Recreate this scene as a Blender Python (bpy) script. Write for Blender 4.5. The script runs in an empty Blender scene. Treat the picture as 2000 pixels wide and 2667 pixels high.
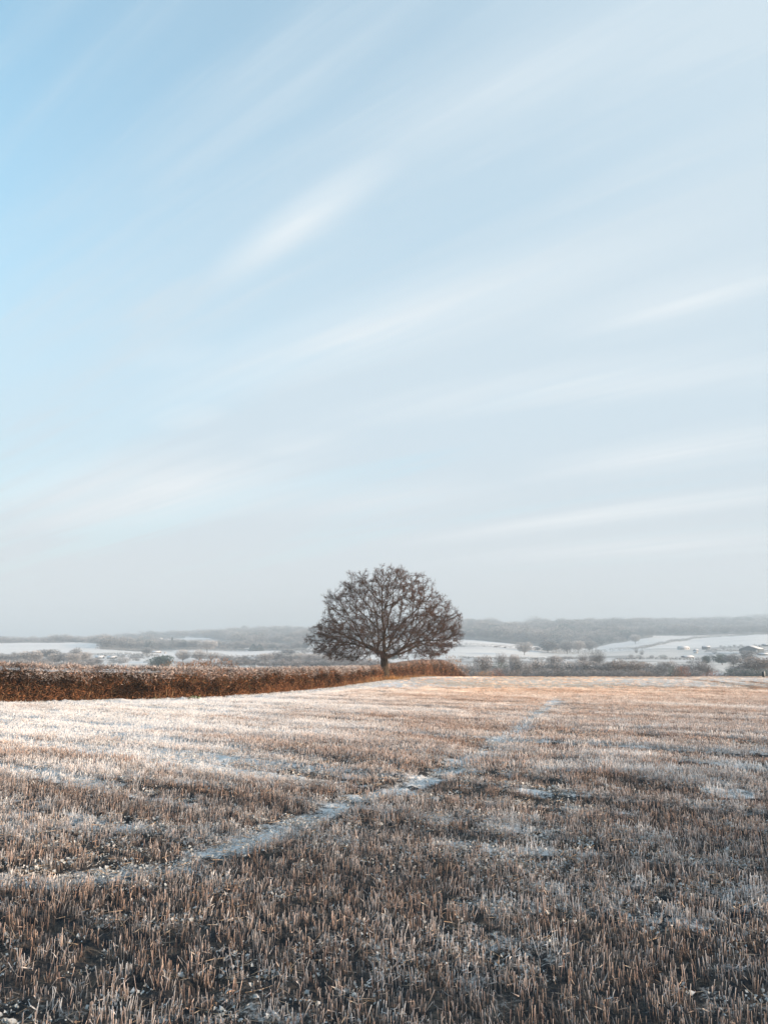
import bpy, math, random
import numpy as np
from math import radians, sin, cos, tan, atan, pi

S = bpy.context.scene
C = S.collection
rng = np.random.default_rng(7)
random.seed(7)

# ------------------------------------------------------------------ camera, sky, sun, exposure
F = 1963.0                                  # focal length in photo pixels (photo is 2000 wide)
PITCH = atan(347.0 / F)
EYE = 1.7
cam = bpy.data.objects.new('camera', bpy.data.cameras.new('camera'))
C.objects.link(cam); S.camera = cam
cam.data.sensor_fit = 'HORIZONTAL'; cam.data.sensor_width = 36.0
cam.data.lens = 36.0 * F / 2000.0
cam.data.clip_start = 0.1; cam.data.clip_end = 40000
cam.location = (0, 0, EYE)
cam.rotation_euler = (pi / 2 + PITCH, 0, 0)

S.view_settings.view_transform = 'Standard'
S.view_settings.look = 'None'
S.view_settings.exposure = 1.45
S.view_settings.gamma = 1.0
S.view_settings.use_curve_mapping = False
S.render.engine = 'CYCLES'
S.cycles.max_bounces = 5
S.cycles.diffuse_bounces = 3
S.cycles.volume_bounces = 1
S.cycles.transparent_max_bounces = 8

SUN_EL = radians(9.5)
SUN_AZ = radians(106)                       # clockwise from the view direction (+Y)
sdir = (sin(SUN_AZ) * cos(SUN_EL), cos(SUN_AZ) * cos(SUN_EL), sin(SUN_EL))
sun = bpy.data.objects.new('sun', bpy.data.lights.new('sun', 'SUN'))
C.objects.link(sun)
sun.data.energy = 5.0
sun.data.angle = radians(0.5)
sun.data.color = (1.0, 0.77, 0.56)
sun.rotation_euler = (pi / 2 - SUN_EL, 0, pi - SUN_AZ)
# a sun lamp shines along its local -Z: rotate so that -Z = -sdir
from mathutils import Vector
sun.rotation_euler = Vector(sdir).to_track_quat('Z', 'Y').to_euler()

W = bpy.data.worlds.new('World'); S.world = W
W.use_nodes = True
nt = W.node_tree; nt.nodes.clear()
def N(t, kind, **kw):
    n = t.nodes.new(kind)
    for k, v in kw.items(): setattr(n, k, v)
    return n
def math_node(t, op, a, b=None, clamp=False):
    n = N(t, 'ShaderNodeMath', operation=op, use_clamp=clamp)
    for i, v in enumerate((a, b)):
        if v is None: continue
        if hasattr(v, 'node'): t.links.new(v, n.inputs[i])
        else: n.inputs[i].default_value = v
    return n.outputs[0]
def mix_col(t, fac, a, b, mode='MIX'):
    n = N(t, 'ShaderNodeMix', data_type='RGBA', blend_type=mode)
    for s, v in ((n.inputs[0], fac), (n.inputs[6], a), (n.inputs[7], b)):
        if hasattr(v, 'node'): t.links.new(v, s)
        elif isinstance(v, (int, float)): s.default_value = v
        else: s.default_value = (*v, 1)
    return n.outputs[2]
def maprange(t, v, a, b, c, d, smooth=True):
    n = N(t, 'ShaderNodeMapRange', interpolation_type='SMOOTHSTEP' if smooth else 'LINEAR')
    t.links.new(v, n.inputs[0])
    for i, x in enumerate((a, b, c, d)): n.inputs[i + 1].default_value = x
    return n.outputs[0]

def ray(px, py):
    a, b, c = px - 1000.0, F, -(py - 1333.5)
    return (a, b * cos(PITCH) - c * sin(PITCH), b * sin(PITCH) + c * cos(PITCH))

SKY = 0.118
sky = N(nt, 'ShaderNodeTexSky', sky_type='NISHITA', sun_disc=False)
sky.sun_elevation = SUN_EL; sky.sun_rotation = SUN_AZ
sky.air_density = 1.0; sky.dust_density = 0.6; sky.ozone_density = 2.0; sky.altitude = 60
tc = N(nt, 'ShaderNodeTexCoord')
sep = N(nt, 'ShaderNodeSeparateXYZ'); nt.links.new(tc.outputs['Generated'], sep.inputs[0])
zz = math_node(nt, 'ADD', math_node(nt, 'MAXIMUM', sep.outputs[2], 0.0), 0.10)
U = math_node(nt, 'DIVIDE', sep.outputs[0], zz); V = math_node(nt, 'DIVIDE', sep.outputs[1], zz)
comb = N(nt, 'ShaderNodeCombineXYZ'); nt.links.new(U, comb.inputs[0]); nt.links.new(V, comb.inputs[1])
def plane(px, py):
    x, y, z = ray(px, py); L = math.sqrt(x*x+y*y+z*z); x, y, z = x/L, y/L, z/L
    return x / (max(z, 0) + .10), y / (max(z, 0) + .10)
def cloud_noise(ang, su, sv, detail, rough, loc=0.0, dist=0.0):
    m = N(nt, 'ShaderNodeMapping'); nt.links.new(comb.outputs[0], m.inputs[0])
    m.inputs['Rotation'].default_value = (0, 0, ang)
    m2 = N(nt, 'ShaderNodeMapping'); nt.links.new(m.outputs[0], m2.inputs[0])
    m2.inputs['Scale'].default_value = (su, sv, 1); m2.inputs['Location'].default_value = (loc, loc * .7, 0)
    n = N(nt, 'ShaderNodeTexNoise'); nt.links.new(m2.outputs[0], n.inputs['Vector'])
    n.inputs['Scale'].default_value = 1.0; n.inputs['Detail'].default_value = detail
    n.inputs['Roughness'].default_value = rough; n.inputs['Distortion'].default_value = dist
    return n.outputs[0]
STREAK = radians(38)                       # streaks run toward a point low on the left
fine = cloud_noise(STREAK, 0.60, 5.6, 9, 0.60, 3.1, .35)
fib = cloud_noise(STREAK, 0.30, 11.0, 6, 0.55, 7.7, .2)
broad = cloud_noise(STREAK, 0.22, 1.15, 4, 0.5, 1.7, .3)
# individual cirrus wisps: (x0,y0,x1,y1, half width, strength)
wisps = [(590, 720, 1010, 405, 62, .62), (690, 650, 900, 560, 40, .25), (60, 1360, 720, 1215, 95, .95), (420, 1110, 560, 1050, 40, .45),
         (640, 1190, 900, 1130, 40, .35), (1480, 870, 2150, 690, 55, .62), (480, 1030, 1560, 670, 85, .55),
         (950, 400, 1700, 30, 90, .30), (1150, 1400, 2200, 1265, 22, .95), (1250, 1455, 2200, 1400, 24, .7),
         (900, 1080, 2200, 940, 50, .45), (1400, 1240, 2200, 1115, 44, .60), (700, 1340, 1300, 1270, 36, .38), (350, 960, 600, 900, 40, .3)]
acc = None
for (x0, y0, x1, y1, hw, st) in wisps:
    a = plane(x0, y0); b = plane(x1, y1)
    mx, my = (x0 + x1) / 2, (y0 + y1) / 2
    c0 = plane(mx, my); c1 = plane(mx, my - hw)
    cx, cy = (a[0] + b[0]) / 2, (a[1] + b[1]) / 2
    dx, dy = b[0] - a[0], b[1] - a[1]; L = math.hypot(dx, dy); ang = math.atan2(dy, dx)
    nx, ny = -dy / L, dx / L
    w = abs((c1[0] - c0[0]) * nx + (c1[1] - c0[1]) * ny)
    m = N(nt, 'ShaderNodeMapping', vector_type='TEXTURE')
    # warp the coordinates a little with the broad noise so outlines stay feathery
    nt.links.new(comb.outputs[0], m.inputs[0])
    m.inputs['Location'].default_value = (cx, cy, 0); m.inputs['Rotation'].default_value = (0, 0, ang)
    m.inputs['Scale'].default_value = (L * .70, w * 1.6, 1)
    ln = N(nt, 'ShaderNodeVectorMath', operation='LENGTH'); nt.links.new(m.outputs[0], ln.inputs[0])
    jit = math_node(nt, 'ADD', ln.outputs['Value'], math_node(nt, 'MULTIPLY', math_node(nt, 'SUBTRACT', fine, .5), 1.9))
    k = maprange(nt, jit, 1.15, 0.0, 0.0, st * 1.05)
    acc = k if acc is None else math_node(nt, 'MAXIMUM', acc, k)
wispy = math_node(nt, 'MULTIPLY', math_node(nt, 'MULTIPLY', acc, maprange(nt, fine, .30, .68, .35, 1.0)), maprange(nt, fib, .32, .66, .55, 1.15))
veil = maprange(nt, broad, .38, .70, 0.0, .42)
veil2 = math_node(nt, 'MULTIPLY', maprange(nt, fine, .42, .75, 0.0, .34), maprange(nt, fib, .35, .68, .2, 1.0))
# the cirrostratus veil thickens toward the horizon and toward the sun's side
low = maprange(nt, sep.outputs[2], 0.04, 0.74, 1.0, 0.0, False)
side = maprange(nt, sep.outputs[0], -.55, .42, 0.04, .80, False)
inv = math_node(nt, 'MULTIPLY', math_node(nt, 'SUBTRACT', 1.0, low), math_node(nt, 'SUBTRACT', 1.0, side))
vv = math_node(nt, 'ADD', math_node(nt, 'SUBTRACT', 1.0, inv), math_node(nt, 'ADD', math_node(nt, 'MULTIPLY', veil, .55), veil2))
vv = math_node(nt, 'MINIMUM', vv, 1.0)
tint = mix_col(nt, 1.0, sky.outputs[0], (.74, 1.40, 1.32), 'MULTIPLY')
veilcol = mix_col(nt, maprange(nt, sep.outputs[2], 0.0, .30, 0, 1), (2.32, 2.42, 2.50), (2.02, 2.42, 2.72))
c1_ = mix_col(nt, vv, tint, veilcol)
c2_ = mix_col(nt, wispy, c1_, (3.0, 3.1, 3.15))
bg = N(nt, 'ShaderNodeBackground'); bg.inputs['Strength'].default_value = SKY
nt.links.new(c2_, bg.inputs['Color'])
out = N(nt, 'ShaderNodeOutputWorld'); nt.links.new(bg.outputs[0], out.inputs[0])
W.cycles.sampling_method = 'MANUAL'; W.cycles.sample_map_resolution = 512

# ------------------------------------------------------------------ helpers
def hash2(ix, iy, seed):
    h = (ix.astype(np.int64) * 374761393 + iy.astype(np.int64) * 668265263 + seed * 2147483647) & 0xffffffff
    h = ((h ^ (h >> 13)) * 1274126177) & 0xffffffff
    return ((h ^ (h >> 16)) & 0xffff) / 65535.0
def vnoise(x, y, seed=0):
    xi = np.floor(x); yi = np.floor(y); fx = x - xi; fy = y - yi
    fx = fx * fx * (3 - 2 * fx); fy = fy * fy * (3 - 2 * fy)
    a = hash2(xi, yi, seed); b = hash2(xi + 1, yi, seed); c = hash2(xi, yi + 1, seed); d = hash2(xi + 1, yi + 1, seed)
    return (a * (1 - fx) + b * fx) * (1 - fy) + (c * (1 - fx) + d * fx) * fy
def fbm(x, y, seed=0, o=4):
    s = 0; a = .5; t = 0
    for i in range(o):
        s = s + a * vnoise(x, y, seed + i * 17); t += a; a *= .5; x = x * 2.03 + 5.1; y = y * 2.03 + 1.7
    return s / t
def ss(a, b, x):
    t = np.clip((x - a) / (b - a), 0, 1); return t * t * (3 - 2 * t)
def tag(o, label=None, cat=None, group=None, kind=None):
    if label: o['label'] = label
    if cat: o['category'] = cat
    if group: o['group'] = group
    if kind: o['kind'] = kind
    return o
def mesh(name, V, F3=None, F4=None, col=None, mats=(), smooth=False, floats=None):
    V = np.asarray(V, np.float32).reshape(-1, 3)
    me = bpy.data.meshes.new(name)
    me.vertices.add(len(V)); me.vertices.foreach_set('co', V.ravel())
    F3 = np.zeros((0, 3), np.int32) if F3 is None else np.asarray(F3, np.int32).reshape(-1, 3)
    F4 = np.zeros((0, 4), np.int32) if F4 is None else np.asarray(F4, np.int32).reshape(-1, 4)
    loops = np.concatenate([F3.ravel(), F4.ravel()])
    starts = np.concatenate([np.arange(len(F3)) * 3, len(F3) * 3 + np.arange(len(F4)) * 4])
    if len(loops):
        me.loops.add(len(loops)); me.loops.foreach_set('vertex_index', loops)
        me.polygons.add(len(starts)); me.polygons.foreach_set('loop_start', starts.astype(np.int32))
    me.update(calc_edges=True)
    if smooth: me.polygons.foreach_set('use_smooth', np.ones(len(starts), bool))
    if col is not None:
        ca = me.color_attributes.new('Col', 'FLOAT_COLOR', 'POINT')
        c4 = np.ones((len(V), 4), np.float32); c4[:, :3] = col; ca.data.foreach_set('color', c4.ravel())
    for k, v in (floats or {}).items():
        at = me.attributes.new(k, 'FLOAT', 'POINT'); at.data.foreach_set('value', np.asarray(v, np.float32))
    for m in mats: me.materials.append(m)
    return me
def link(name, me, parent=None):
    o = bpy.data.objects.new(name, me); C.objects.link(o)
    if parent is not None: o.parent = parent
    return o
def empty(name, loc, rz=0):
    o = bpy.data.objects.new(name, None); C.objects.link(o); o.location = loc; o.rotation_euler = (0, 0, rz); return o

def mat_vcol(name, rough=.85, noise=None, amt=.25, transl=0.0, spec=.2):
    m = bpy.data.materials.new(name); m.use_nodes = True; t = m.node_tree
    p = t.nodes['Principled BSDF']; p.inputs['Roughness'].default_value = rough; p.inputs['Specular IOR Level'].default_value = spec
    a = N(t, 'ShaderNodeVertexColor', layer_name='Col'); c = a.outputs[0]
    if noise:
        g = N(t, 'ShaderNodeNewGeometry'); n = N(t, 'ShaderNodeTexNoise'); t.links.new(g.outputs['Position'], n.inputs['Vector'])
        n.inputs['Scale'].default_value = noise; n.inputs['Detail'].default_value = 4
        v = maprange(t, n.outputs[0], .3, .7, 1 - amt, 1 + amt, False)
        c = mix_col(t, 1.0, c, v, 'MULTIPLY')
    t.links.new(c, p.inputs['Base Color'])
    if transl:
        tr = N(t, 'ShaderNodeBsdfTranslucent'); t.links.new(c, tr.inputs[0])
        mx = N(t, 'ShaderNodeMixShader'); mx.inputs[0].default_value = transl
        t.links.new(p.outputs[0], mx.inputs[1]); t.links.new(tr.outputs[0], mx.inputs[2])
        t.links.new(mx.outputs[0], t.nodes['Material Output'].inputs[0])
    return m
def unit(v): return v / np.maximum(np.linalg.norm(v, axis=-1, keepdims=True), 1e-9)

def blades(P, D, L, Wd, c0, c1, bend=.15, r=rng):
    """thin bent slivers: 5 verts each, a quad and a triangle."""
    n = len(P); L = np.broadcast_to(L, (n,))[:, None]; Wd = np.broadcast_to(Wd, (n,))[:, None]
    D = unit(D); side = unit(np.cross(D, unit(r.normal(size=(n, 3))))); b = np.cross(side, D) * (r.normal(size=(n, 1)) * bend) * L
    m = P + D * L * .5 + b; e = P + D * L
    V = np.stack([P - side * Wd * .5, P + side * Wd * .5, m + side * Wd * .42, m - side * Wd * .42, e], 1).reshape(-1, 3)
    i = np.arange(n)[:, None] * 5
    F4 = np.concatenate([i, i + 1, i + 2, i + 3], 1); F3 = np.concatenate([i + 3, i + 2, i + 4], 1)
    c0 = np.broadcast_to(c0, (n, 3)); c1 = np.broadcast_to(c1, (n, 3))
    cc = np.stack([c0, c0, (c0 + c1) / 2, (c0 + c1) / 2, c1], 1).reshape(-1, 3)
    return V, F3, F4, cc
def tubes(A, B, ra, rb, k, c0=None):
    n = len(A); d = unit(B - A); ref = np.where(np.abs(d[:, 2:3]) > .9, np.array([[1., 0, 0]]), np.array([[0, 0, 1.]]))
    u = unit(np.cross(d, ref)); v = np.cross(d, u)
    th = np.arange(k) * 2 * pi / k
    ring = u[:, None] * np.cos(th)[None, :, None] + v[:, None] * np.sin(th)[None, :, None]
    V = np.concatenate([A[:, None] + ring * ra[:, None, None], B[:, None] + ring * rb[:, None, None]], 1).reshape(-1, 3)
    i = (np.arange(n) * 2 * k)[:, None]; j = np.arange(k)[None]; j2 = (j + 1) % k
    F4 = np.stack([i + j, i + j2, i + k + j2, i + k + j], -1).reshape(-1, 4)
    return V, F4
class Acc:
    def __init__(s): s.V, s.F3, s.F4, s.c, s.n = [], [], [], [], 0
    def add(s, V, F3, F4, c):
        if F3 is not None and len(F3): s.F3.append(np.asarray(F3) + s.n)
        if F4 is not None and len(F4): s.F4.append(np.asarray(F4) + s.n)
        s.V.append(V); s.c.append(np.broadcast_to(c, (len(V), 3))); s.n += len(V)
    def mesh(s, name, mat, smooth=False):
        return mesh(name, np.concatenate(s.V), np.concatenate(s.F3) if s.F3 else None, np.concatenate(s.F4) if s.F4 else None,
                    np.concatenate(s.c), (mat,), smooth)

# ------------------------------------------------------------------ terrain
FX, FE = F / cos(PITCH), F / cos(PITCH) ** 2
cols = np.array([-200, 0, 200, 450, 650, 850, 1000, 1200, 1500, 1750, 2000, 2300.])
dist = np.array([125, 160, 210, 300, 420, 600, 850, 1150, 1500, 1900, 2400, 3000, 3800, 5200, 8500.])
near_e = [-91, -112, -118, -98, -74]
tab = np.array([
 near_e + [-50, -24, 0, -2, 2, 5, 6, 8, 6, 0],
 near_e + [-50, -24, 1, 0, 3, 6, 7, 9, 6, 0],
 near_e + [-50, -25, 3, 2, 8, 12, 14, 12, 6, 0],
 near_e + [-50, -28, -14, -9, 8, 19, 22, 20, 12, 0],
 near_e + [-50, -30, -17, -6, 10, 22, 32, 28, 14, 0],
 near_e + [-50, -32, -16, 4, 22, 30, 32, 26, 12, 0],
 near_e + [-54, -32, -12, 12, 32, 38, 36, 26, 12, 0],
 near_e + [-50, -22, 2, 20, 40, 46, 40, 28, 12, 0],
 near_e + [-50, -30, -14, 4, 34, 52, 46, 34, 16, 0],
 near_e + [-50, -28, -4, 18, 34, 52, 52, 52, 30, 0],
 near_e + [-48, -22, 2, 24, 34, 50, 62, 70, 50, 0],
 near_e + [-48, -22, 2, 24, 34, 50, 62, 72, 55, 0]], float)
def elev(px, D):
    px = np.clip(px, cols[0], cols[-1]); lD = np.log(np.clip(D, dist[0], dist[-1])); ld = np.log(dist)
    i = np.clip(np.searchsorted(cols, px) - 1, 0, len(cols) - 2); j = np.clip(np.searchsorted(ld, lD) - 1, 0, len(ld) - 2)
    u = (px - cols[i]) / (cols[i + 1] - cols[i]); v = (lD - ld[j]) / (ld[j + 1] - ld[j])
    u = u * u * (3 - 2 * u)
    return (tab[i, j] * (1 - u) + tab[i + 1, j] * u) * (1 - v) + (tab[i, j + 1] * (1 - u) + tab[i + 1, j + 1] * u) * v
def height(X, Y):
    X = np.asarray(X, float); Y = np.asarray(Y, float)
    D = np.maximum(np.maximum(Y, np.abs(X) / .7), np.abs(np.minimum(Y, 0)))
    px = 1000 + FX * np.clip(X / np.maximum(D, 1), -.7, .7)
    zf = -.025 * Y - .0010 * np.maximum(D - 104, 0) ** 2 + .05 * (fbm(X * .06, Y * .06, 5, 2) - .5) * ss(2, 14, D)
    zt = EYE + elev(px, D) / FE * D + (fbm(X * .006, Y * .006, 9, 3) - .5) * .007 * np.clip(D, 0, 2500) + (fbm(X * .0018 + 4, Y * .0009, 13, 3) - .5) * .010 * np.clip(D - 900, 0, 2600) * .5
    w = ss(118, 190, D)
    return zf * (1 - w) + zt * w
def ground_at(px, py):
    """point of the near field seen at a photo pixel"""
    a, b, c = ray(px, py); t = EYE / (-c / b - .025); return np.array([a / b * t, t])
def at(px, D):
    """point of the valley ground D metres ahead at photo column px"""
    X = (px - 1000) / FX * D; return float(X), float(D), float(height(X, D))

# field features: wheel tracks and bare lines between swaths (world coordinates)
def spline(P, n=60):
    P = np.asarray(P, float); Q = np.concatenate([[2 * P[0] - P[1]], P, [2 * P[-1] - P[-2]]]); o = []
    for i in range(1, len(Q) - 2):
        t = np.linspace(0, 1, n // (len(P) - 1) + 2)[:-1, None]
        o.append(.5 * (2 * Q[i] + (Q[i + 1] - Q[i - 1]) * t + (2 * Q[i - 1] - 5 * Q[i] + 4 * Q[i + 1] - Q[i + 2]) * t ** 2 + (3 * Q[i] - Q[i - 1] - 3 * Q[i + 1] + Q[i + 2]) * t ** 3))
    return np.concatenate(o + [P[-1:]])
track1 = spline([ground_at(*q) for q in [(-150, 2290), (180, 2279), (400, 2262), (603, 2206), (784, 2134), (965, 2068), (1085, 2037), (1206, 1977), (1302, 1929), (1398, 1863), (1452, 1820)]])
track2 = spline([ground_at(*q) for q in [(1400, 2240), (1430, 2120), (1442, 2010), (1462, 1920), (1485, 1860), (1500, 1815)]])
cross = [spline([ground_at(*q) for q in c], 20) for c in [
    [(1150, 2190), (1254, 2203), (1500, 2224), (1800, 2240), (2150, 2262)],
    [(560, 1980), (700, 1998), (850, 2010), (1010, 2036)],
    [(1080, 2052), (1240, 2070), (1440, 2096), (1700, 2120)],
    [(1220, 1990), (1430, 2018), (1700, 2055), (2100, 2085)],
    [(-50, 2125), (150, 2130), (330, 2150)], [(-80, 2010), (300, 1995), (560, 1975)],
    [(1000, 1908), (1240, 1945), (1700, 1990), (2100, 2030)]]]
furrows = [spline([ground_at(*q) for q in c], 16) for c in [
    [(1600, 1763), (1780, 1769), (1900, 1781), (2010, 1797)], [(1930, 1774), (2100, 1791)], [(1780, 1829), (1880, 1838)], [(1000, 1910), (1120, 1924), (1250, 1945)],
    [(1480, 2018), (1620, 2036), (1760, 2060)], [(1780, 1992), (1900, 2005), (2050, 2020)], [(1565, 1887), (1605, 1892)], [(1120, 1845), (1250, 1858)], [(1330, 1936), (1480, 1950)], [(560, 1868), (700, 1880)]]]
def dist_poly(X, Y, P):
    d = np.full(X.shape, 1e9)
    for a, b in zip(P[:-1], P[1:]):
        ab = b - a; t = np.clip(((X - a[0]) * ab[0] + (Y - a[1]) * ab[1]) / max((ab ** 2).sum(), 1e-9), 0, 1)
        d = np.minimum(d, np.hypot(X - a[0] - t * ab[0], Y - a[1] - t * ab[1]))
    return d
HEDGE = spline([(-30, 33.2), (-17.9, 36.2), (-13.6, 38.4), (-9.6, 41.3), (-6.4, 49), (-3.9, 60), (-1.6, 77), (.2, 92), (2.3, 99), (5.6, 112), (9.6, 126), (14.5, 142), (20, 160)], 120)
HPX = 1000 + FX * HEDGE[:, 0] / HEDGE[:, 1]
def field_maps(X, Y):
    """frost cover 0..1, stubble density 0..1, hollow depth, warm (tan patch plus painted peach sunlight) 0..1"""
    D = np.maximum(Y, 1.0); px = 1000 + FX * X / D
    wob = (fbm(X * 1.4, Y * 1.4, 21, 4) - .5) * 1.7
    d1 = dist_poly(X, Y, track1) + wob * .10; d2 = dist_poly(X, Y, track2) + wob * .14
    w1 = .21 + .24 * ss(10, 35, Y)
    t1 = (1 - ss(w1 * .35, w1 * 2.0, d1)) * (.35 + .65 * ss(-100, 350, px)) * (.85 + .15 * ss(.35, .6, fbm(X * 2.5, Y * 2.5, 25, 3))); t2 = (1 - ss(.10, .34, d2)) * .7
    dc = np.full(X.shape, 9.)
    for c in cross: dc = np.minimum(dc, dist_poly(X, Y, c))
    cr = (1 - ss(.05, .22 + .006 * D, dc + wob * .25)) * ss(.36, .60, fbm(X * 2.1, Y * 2.1, 31, 4)) * .8 
    # long irregular bands that sweep across the field
    g = np.where(X < 0, .018 * X, .065 * X); R = (np.log(D) + g / (1 + .012 * np.abs(X))) * 9.0
    band = fbm(R * 1.6, X * .05 + 3, 41, 3); band2 = fbm(R * 5.2, X * .09 + 9, 43, 2)
    qq = (Y + .8 * X) / 1.28; al = (X - .8 * Y) / 1.28; qq = qq + .5 * (fbm(al * .08, qq * .05, 45, 2) - .5)
    lines = ss(.47, .60, fbm(qq * 1.9, al * .032, 43, 2)) * ss(5, 13, Y); fine_l = (fbm(qq * 3.4, al * .12, 49, 2) - .5) * ss(5, 14, Y)
    left = ss(1300, 300, px); far = ss(40, 85, Y)
    mid = ss(6, 17, Y)
    dh = np.full(X.shape, 99.)
    m = (Y > 25)
    if m.any(): dh[m] = dist_poly(X[m], Y[m], HEDGE)
    verge = 1 - ss(1.2, 4.5, dh)
    big = fbm(X * .16, Y * .11, 51, 4)
    far = ss(40, 85, Y)
    nearf = 1 - ss(7, 20, Y)
    fr = .12 + .21 * ss(5, 10.5, Y) + .24 * ss(12, 28, Y) + .42 * left * ss(8, 20, Y) + .5 * (1 - .6 * far) * (band - .5) * (.4 + left) + .20 * (big - .5) + (1 - .55 * far) * lines * (.34 * left - .26 * (1 - left)) + .8 * fine_l * (1 - .5 * far)
    fr = fr + .30 * (fbm(X * 2.2, Y * 2.2, 55, 3) - .5) * (1 - ss(12, 30, Y))
    fr = fr + (.44 - .10 * nearf) * t1 + .26 * cr + .02 * t2 + .6 * verge
    # frosty pools in the foreground, lower right
    fr = fr + .24 * ss(.50, .64, fbm(X * 1.5, Y * 2.4, 61, 3)) * ss(-2.0, 1.5, X) * (1 - ss(14, 28, Y))
    fr = fr - .22 * (1 - left) * (ss(.50, .60, fbm(R * 13.0, X * .10 + 2, 47, 2)) - .25) * ss(12, 30, Y)
    fu = np.zeros(X.shape)
    for c in furrows: fu = np.maximum(fu, 1 - ss(.2, .25 + .010 * D, dist_poly(X, Y, c) + wob * .25))
    fu = fu * ss(.25, .5, fbm(X * .6, Y * .6, 33, 2))
    strip = np.exp(-((px - 1190) / 150) ** 2) * ss(92, 112, Y)
    tan_glow = 1.35 * np.exp(-(((px - 1280) / 380) ** 2 + ((Y - 92) / 42) ** 2)) + .35 * ss(1150, 1900, px) * ss(16, 50, Y)  # tan ground, with peach sunlight painted onto the crest
    fr = fr - .32 * ss(94, 110, Y) * ss(1200, 1330, px) * .6
    fr = fr - .18 * tan_glow + .35 * strip + .20 * far - .9 * fu
    den = 1 - .93 * t1 - .55 * t2 - .38 * cr - .50 * lines - 1.3 * np.clip(fine_l, 0, 1)
    den = den * (.72 + .5 * ss(.28, .60, fbm(X * 1.6, Y * 1.6, 71, 3)))
    den = den * ss(1.2, 4.0, dh) * (1 - .35 * left * mid * ss(.45, .7, band))
    thin = 1 - .50 * left * ss(8, 24, Y) - .25 * ss(14, 35, Y) - .40 * ss(35, 75, Y) * (1 - .35 * ss(1300, 1900, px))
    den = den * np.clip(thin, .25, 1); den = np.maximum(den, fu * .6)
    dep = .05 * fu + .035 * t1 + .02 * t2 + .02 * cr + .035 * lines * (1 - ss(40, 80, Y))
    return np.clip(fr, 0, 1), np.clip(den, 0, 1), dep, np.clip(tan_glow, 0, 1), verge

def mat_ground():
    m = bpy.data.materials.new('frosted_soil'); m.use_nodes = True; t = m.node_tree
    p = t.nodes['Principled BSDF']; p.inputs['Roughness'].default_value = .9; p.inputs['Specular IOR Level'].default_value = .15
    g = N(t, 'ShaderNodeNewGeometry')
    def noise(s, d=5, r=.6):
        n = N(t, 'ShaderNodeTexNoise'); t.links.new(g.outputs['Position'], n.inputs['Vector'])
        n.inputs['Scale'].default_value = s; n.inputs['Detail'].default_value = d; n.inputs['Roughness'].default_value = r; return n.outputs[0]
    fr = N(t, 'ShaderNodeAttribute', attribute_name='frost').outputs['Fac']
    wm = N(t, 'ShaderNodeAttribute', attribute_name='tan_glow').outputs['Fac']
    n1 = noise(38, 4, .7); n2 = noise(7, 5, .65); n3 = noise(1.3, 4)
    soil = mix_col(t, n2, (.010, .014, .019), (.030, .034, .040))
    straw = mix_col(t, n1, (.10, .075, .06), (.30, .22, .16))
    base = mix_col(t, maprange(t, math_node(t, 'ADD', math_node(t, 'MULTIPLY', n2, .6), math_node(t, 'MULTIPLY', n1, .5)), .46, .70, 0, .6), soil, straw)
    base = mix_col(t, math_node(t, 'MULTIPLY', wm, .75), base, mix_col(t, n2, (.66, .48, .33), (.88, .74, .58)))  # pale tan ground with the sunlight glow mixed into its colour
    k = math_node(t, 'ADD', fr, math_node(t, 'MULTIPLY', math_node(t, 'SUBTRACT', n1, .5), .9))
    k = math_node(t, 'ADD', k, math_node(t, 'MULTIPLY', math_node(t, 'SUBTRACT', n2, .5), .9))
    k = math_node(t, 'ADD', k, math_node(t, 'MULTIPLY', math_node(t, 'SUBTRACT', n3, .5), .5))
    frost = mix_col(t, n1, (.70, .685, .69), (.88, .86, .845))
    colr = mix_col(t, maprange(t, k, .32, .72, 0, .94), base, frost)
    t.links.new(colr, p.inputs['Base Color'])
    b = N(t, 'ShaderNodeBump'); b.inputs['Strength'].default_value = .9; b.inputs['Distance'].default_value = .03
    t.links.new(math_node(t, 'ADD', math_node(t, 'MULTIPLY', n1, .6), n2), b.inputs['Height']); t.links.new(b.outputs[0], p.inputs['Normal'])
    return m

def sheet(name, rings, th, mat, cap, maps):
    R, T = np.meshgrid(rings, th, indexing='ij'); X = R * np.sin(T); Y = R * np.cos(T)
    Z = height(X, Y); nr, nth = R.shape; fl = {}
    colr = None
    if maps == 'field':
        fr, den, dep, tan_glow, verge = field_maps(X, Y)
        rel = (fbm(X * 5, Y * 5, 81, 4) - .5) * .07 + (fbm(X * 15, Y * 15, 83, 2) - .5) * .045
        Z = Z + (rel + verge * (fbm(X * 3, Y * 3, 85, 3) - .5) * .22) * (1 - ss(60, 110, R)) - dep
        fl = dict(frost=fr.ravel(), tan_glow=tan_glow.ravel())
    else:
        colr = maps(X, Y).reshape(-1, 3)
    V = np.stack([X, Y, Z], -1).reshape(-1, 3)
    i, j = np.meshgrid(np.arange(nr - 1), np.arange(nth), indexing='ij'); j2 = (j + 1) % nth
    F4 = np.stack([i * nth + j, (i + 1) * nth + j, (i + 1) * nth + j2, i * nth + j2], -1).reshape(-1, 4)
    F3 = None
    if cap:
        V = np.concatenate([V, [[0, 0, float(height(0., 0.))]]]); q = np.arange(nth)
        F3 = np.stack([np.full(nth, len(V) - 1), q, (q + 1) % nth], -1)
        fl = {k: np.append(v, .3) for k, v in fl.items()}
    me = mesh(name, V, F3, F4, colr, (mat,), True, fl)
    return tag(link(name, me), kind='structure')
th_f = np.concatenate([np.radians(np.linspace(-33, 33, 760)), np.radians(np.linspace(34, 326, 74))])
RSPLIT = 150.0
rn = [1.2]
while rn[-1] < RSPLIT * .9955: rn.append(rn[-1] * 1.0062 + .0)
rn[-1] = RSPLIT
field = sheet('ground', np.array(rn), th_f, mat_ground(), True, 'field')

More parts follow.
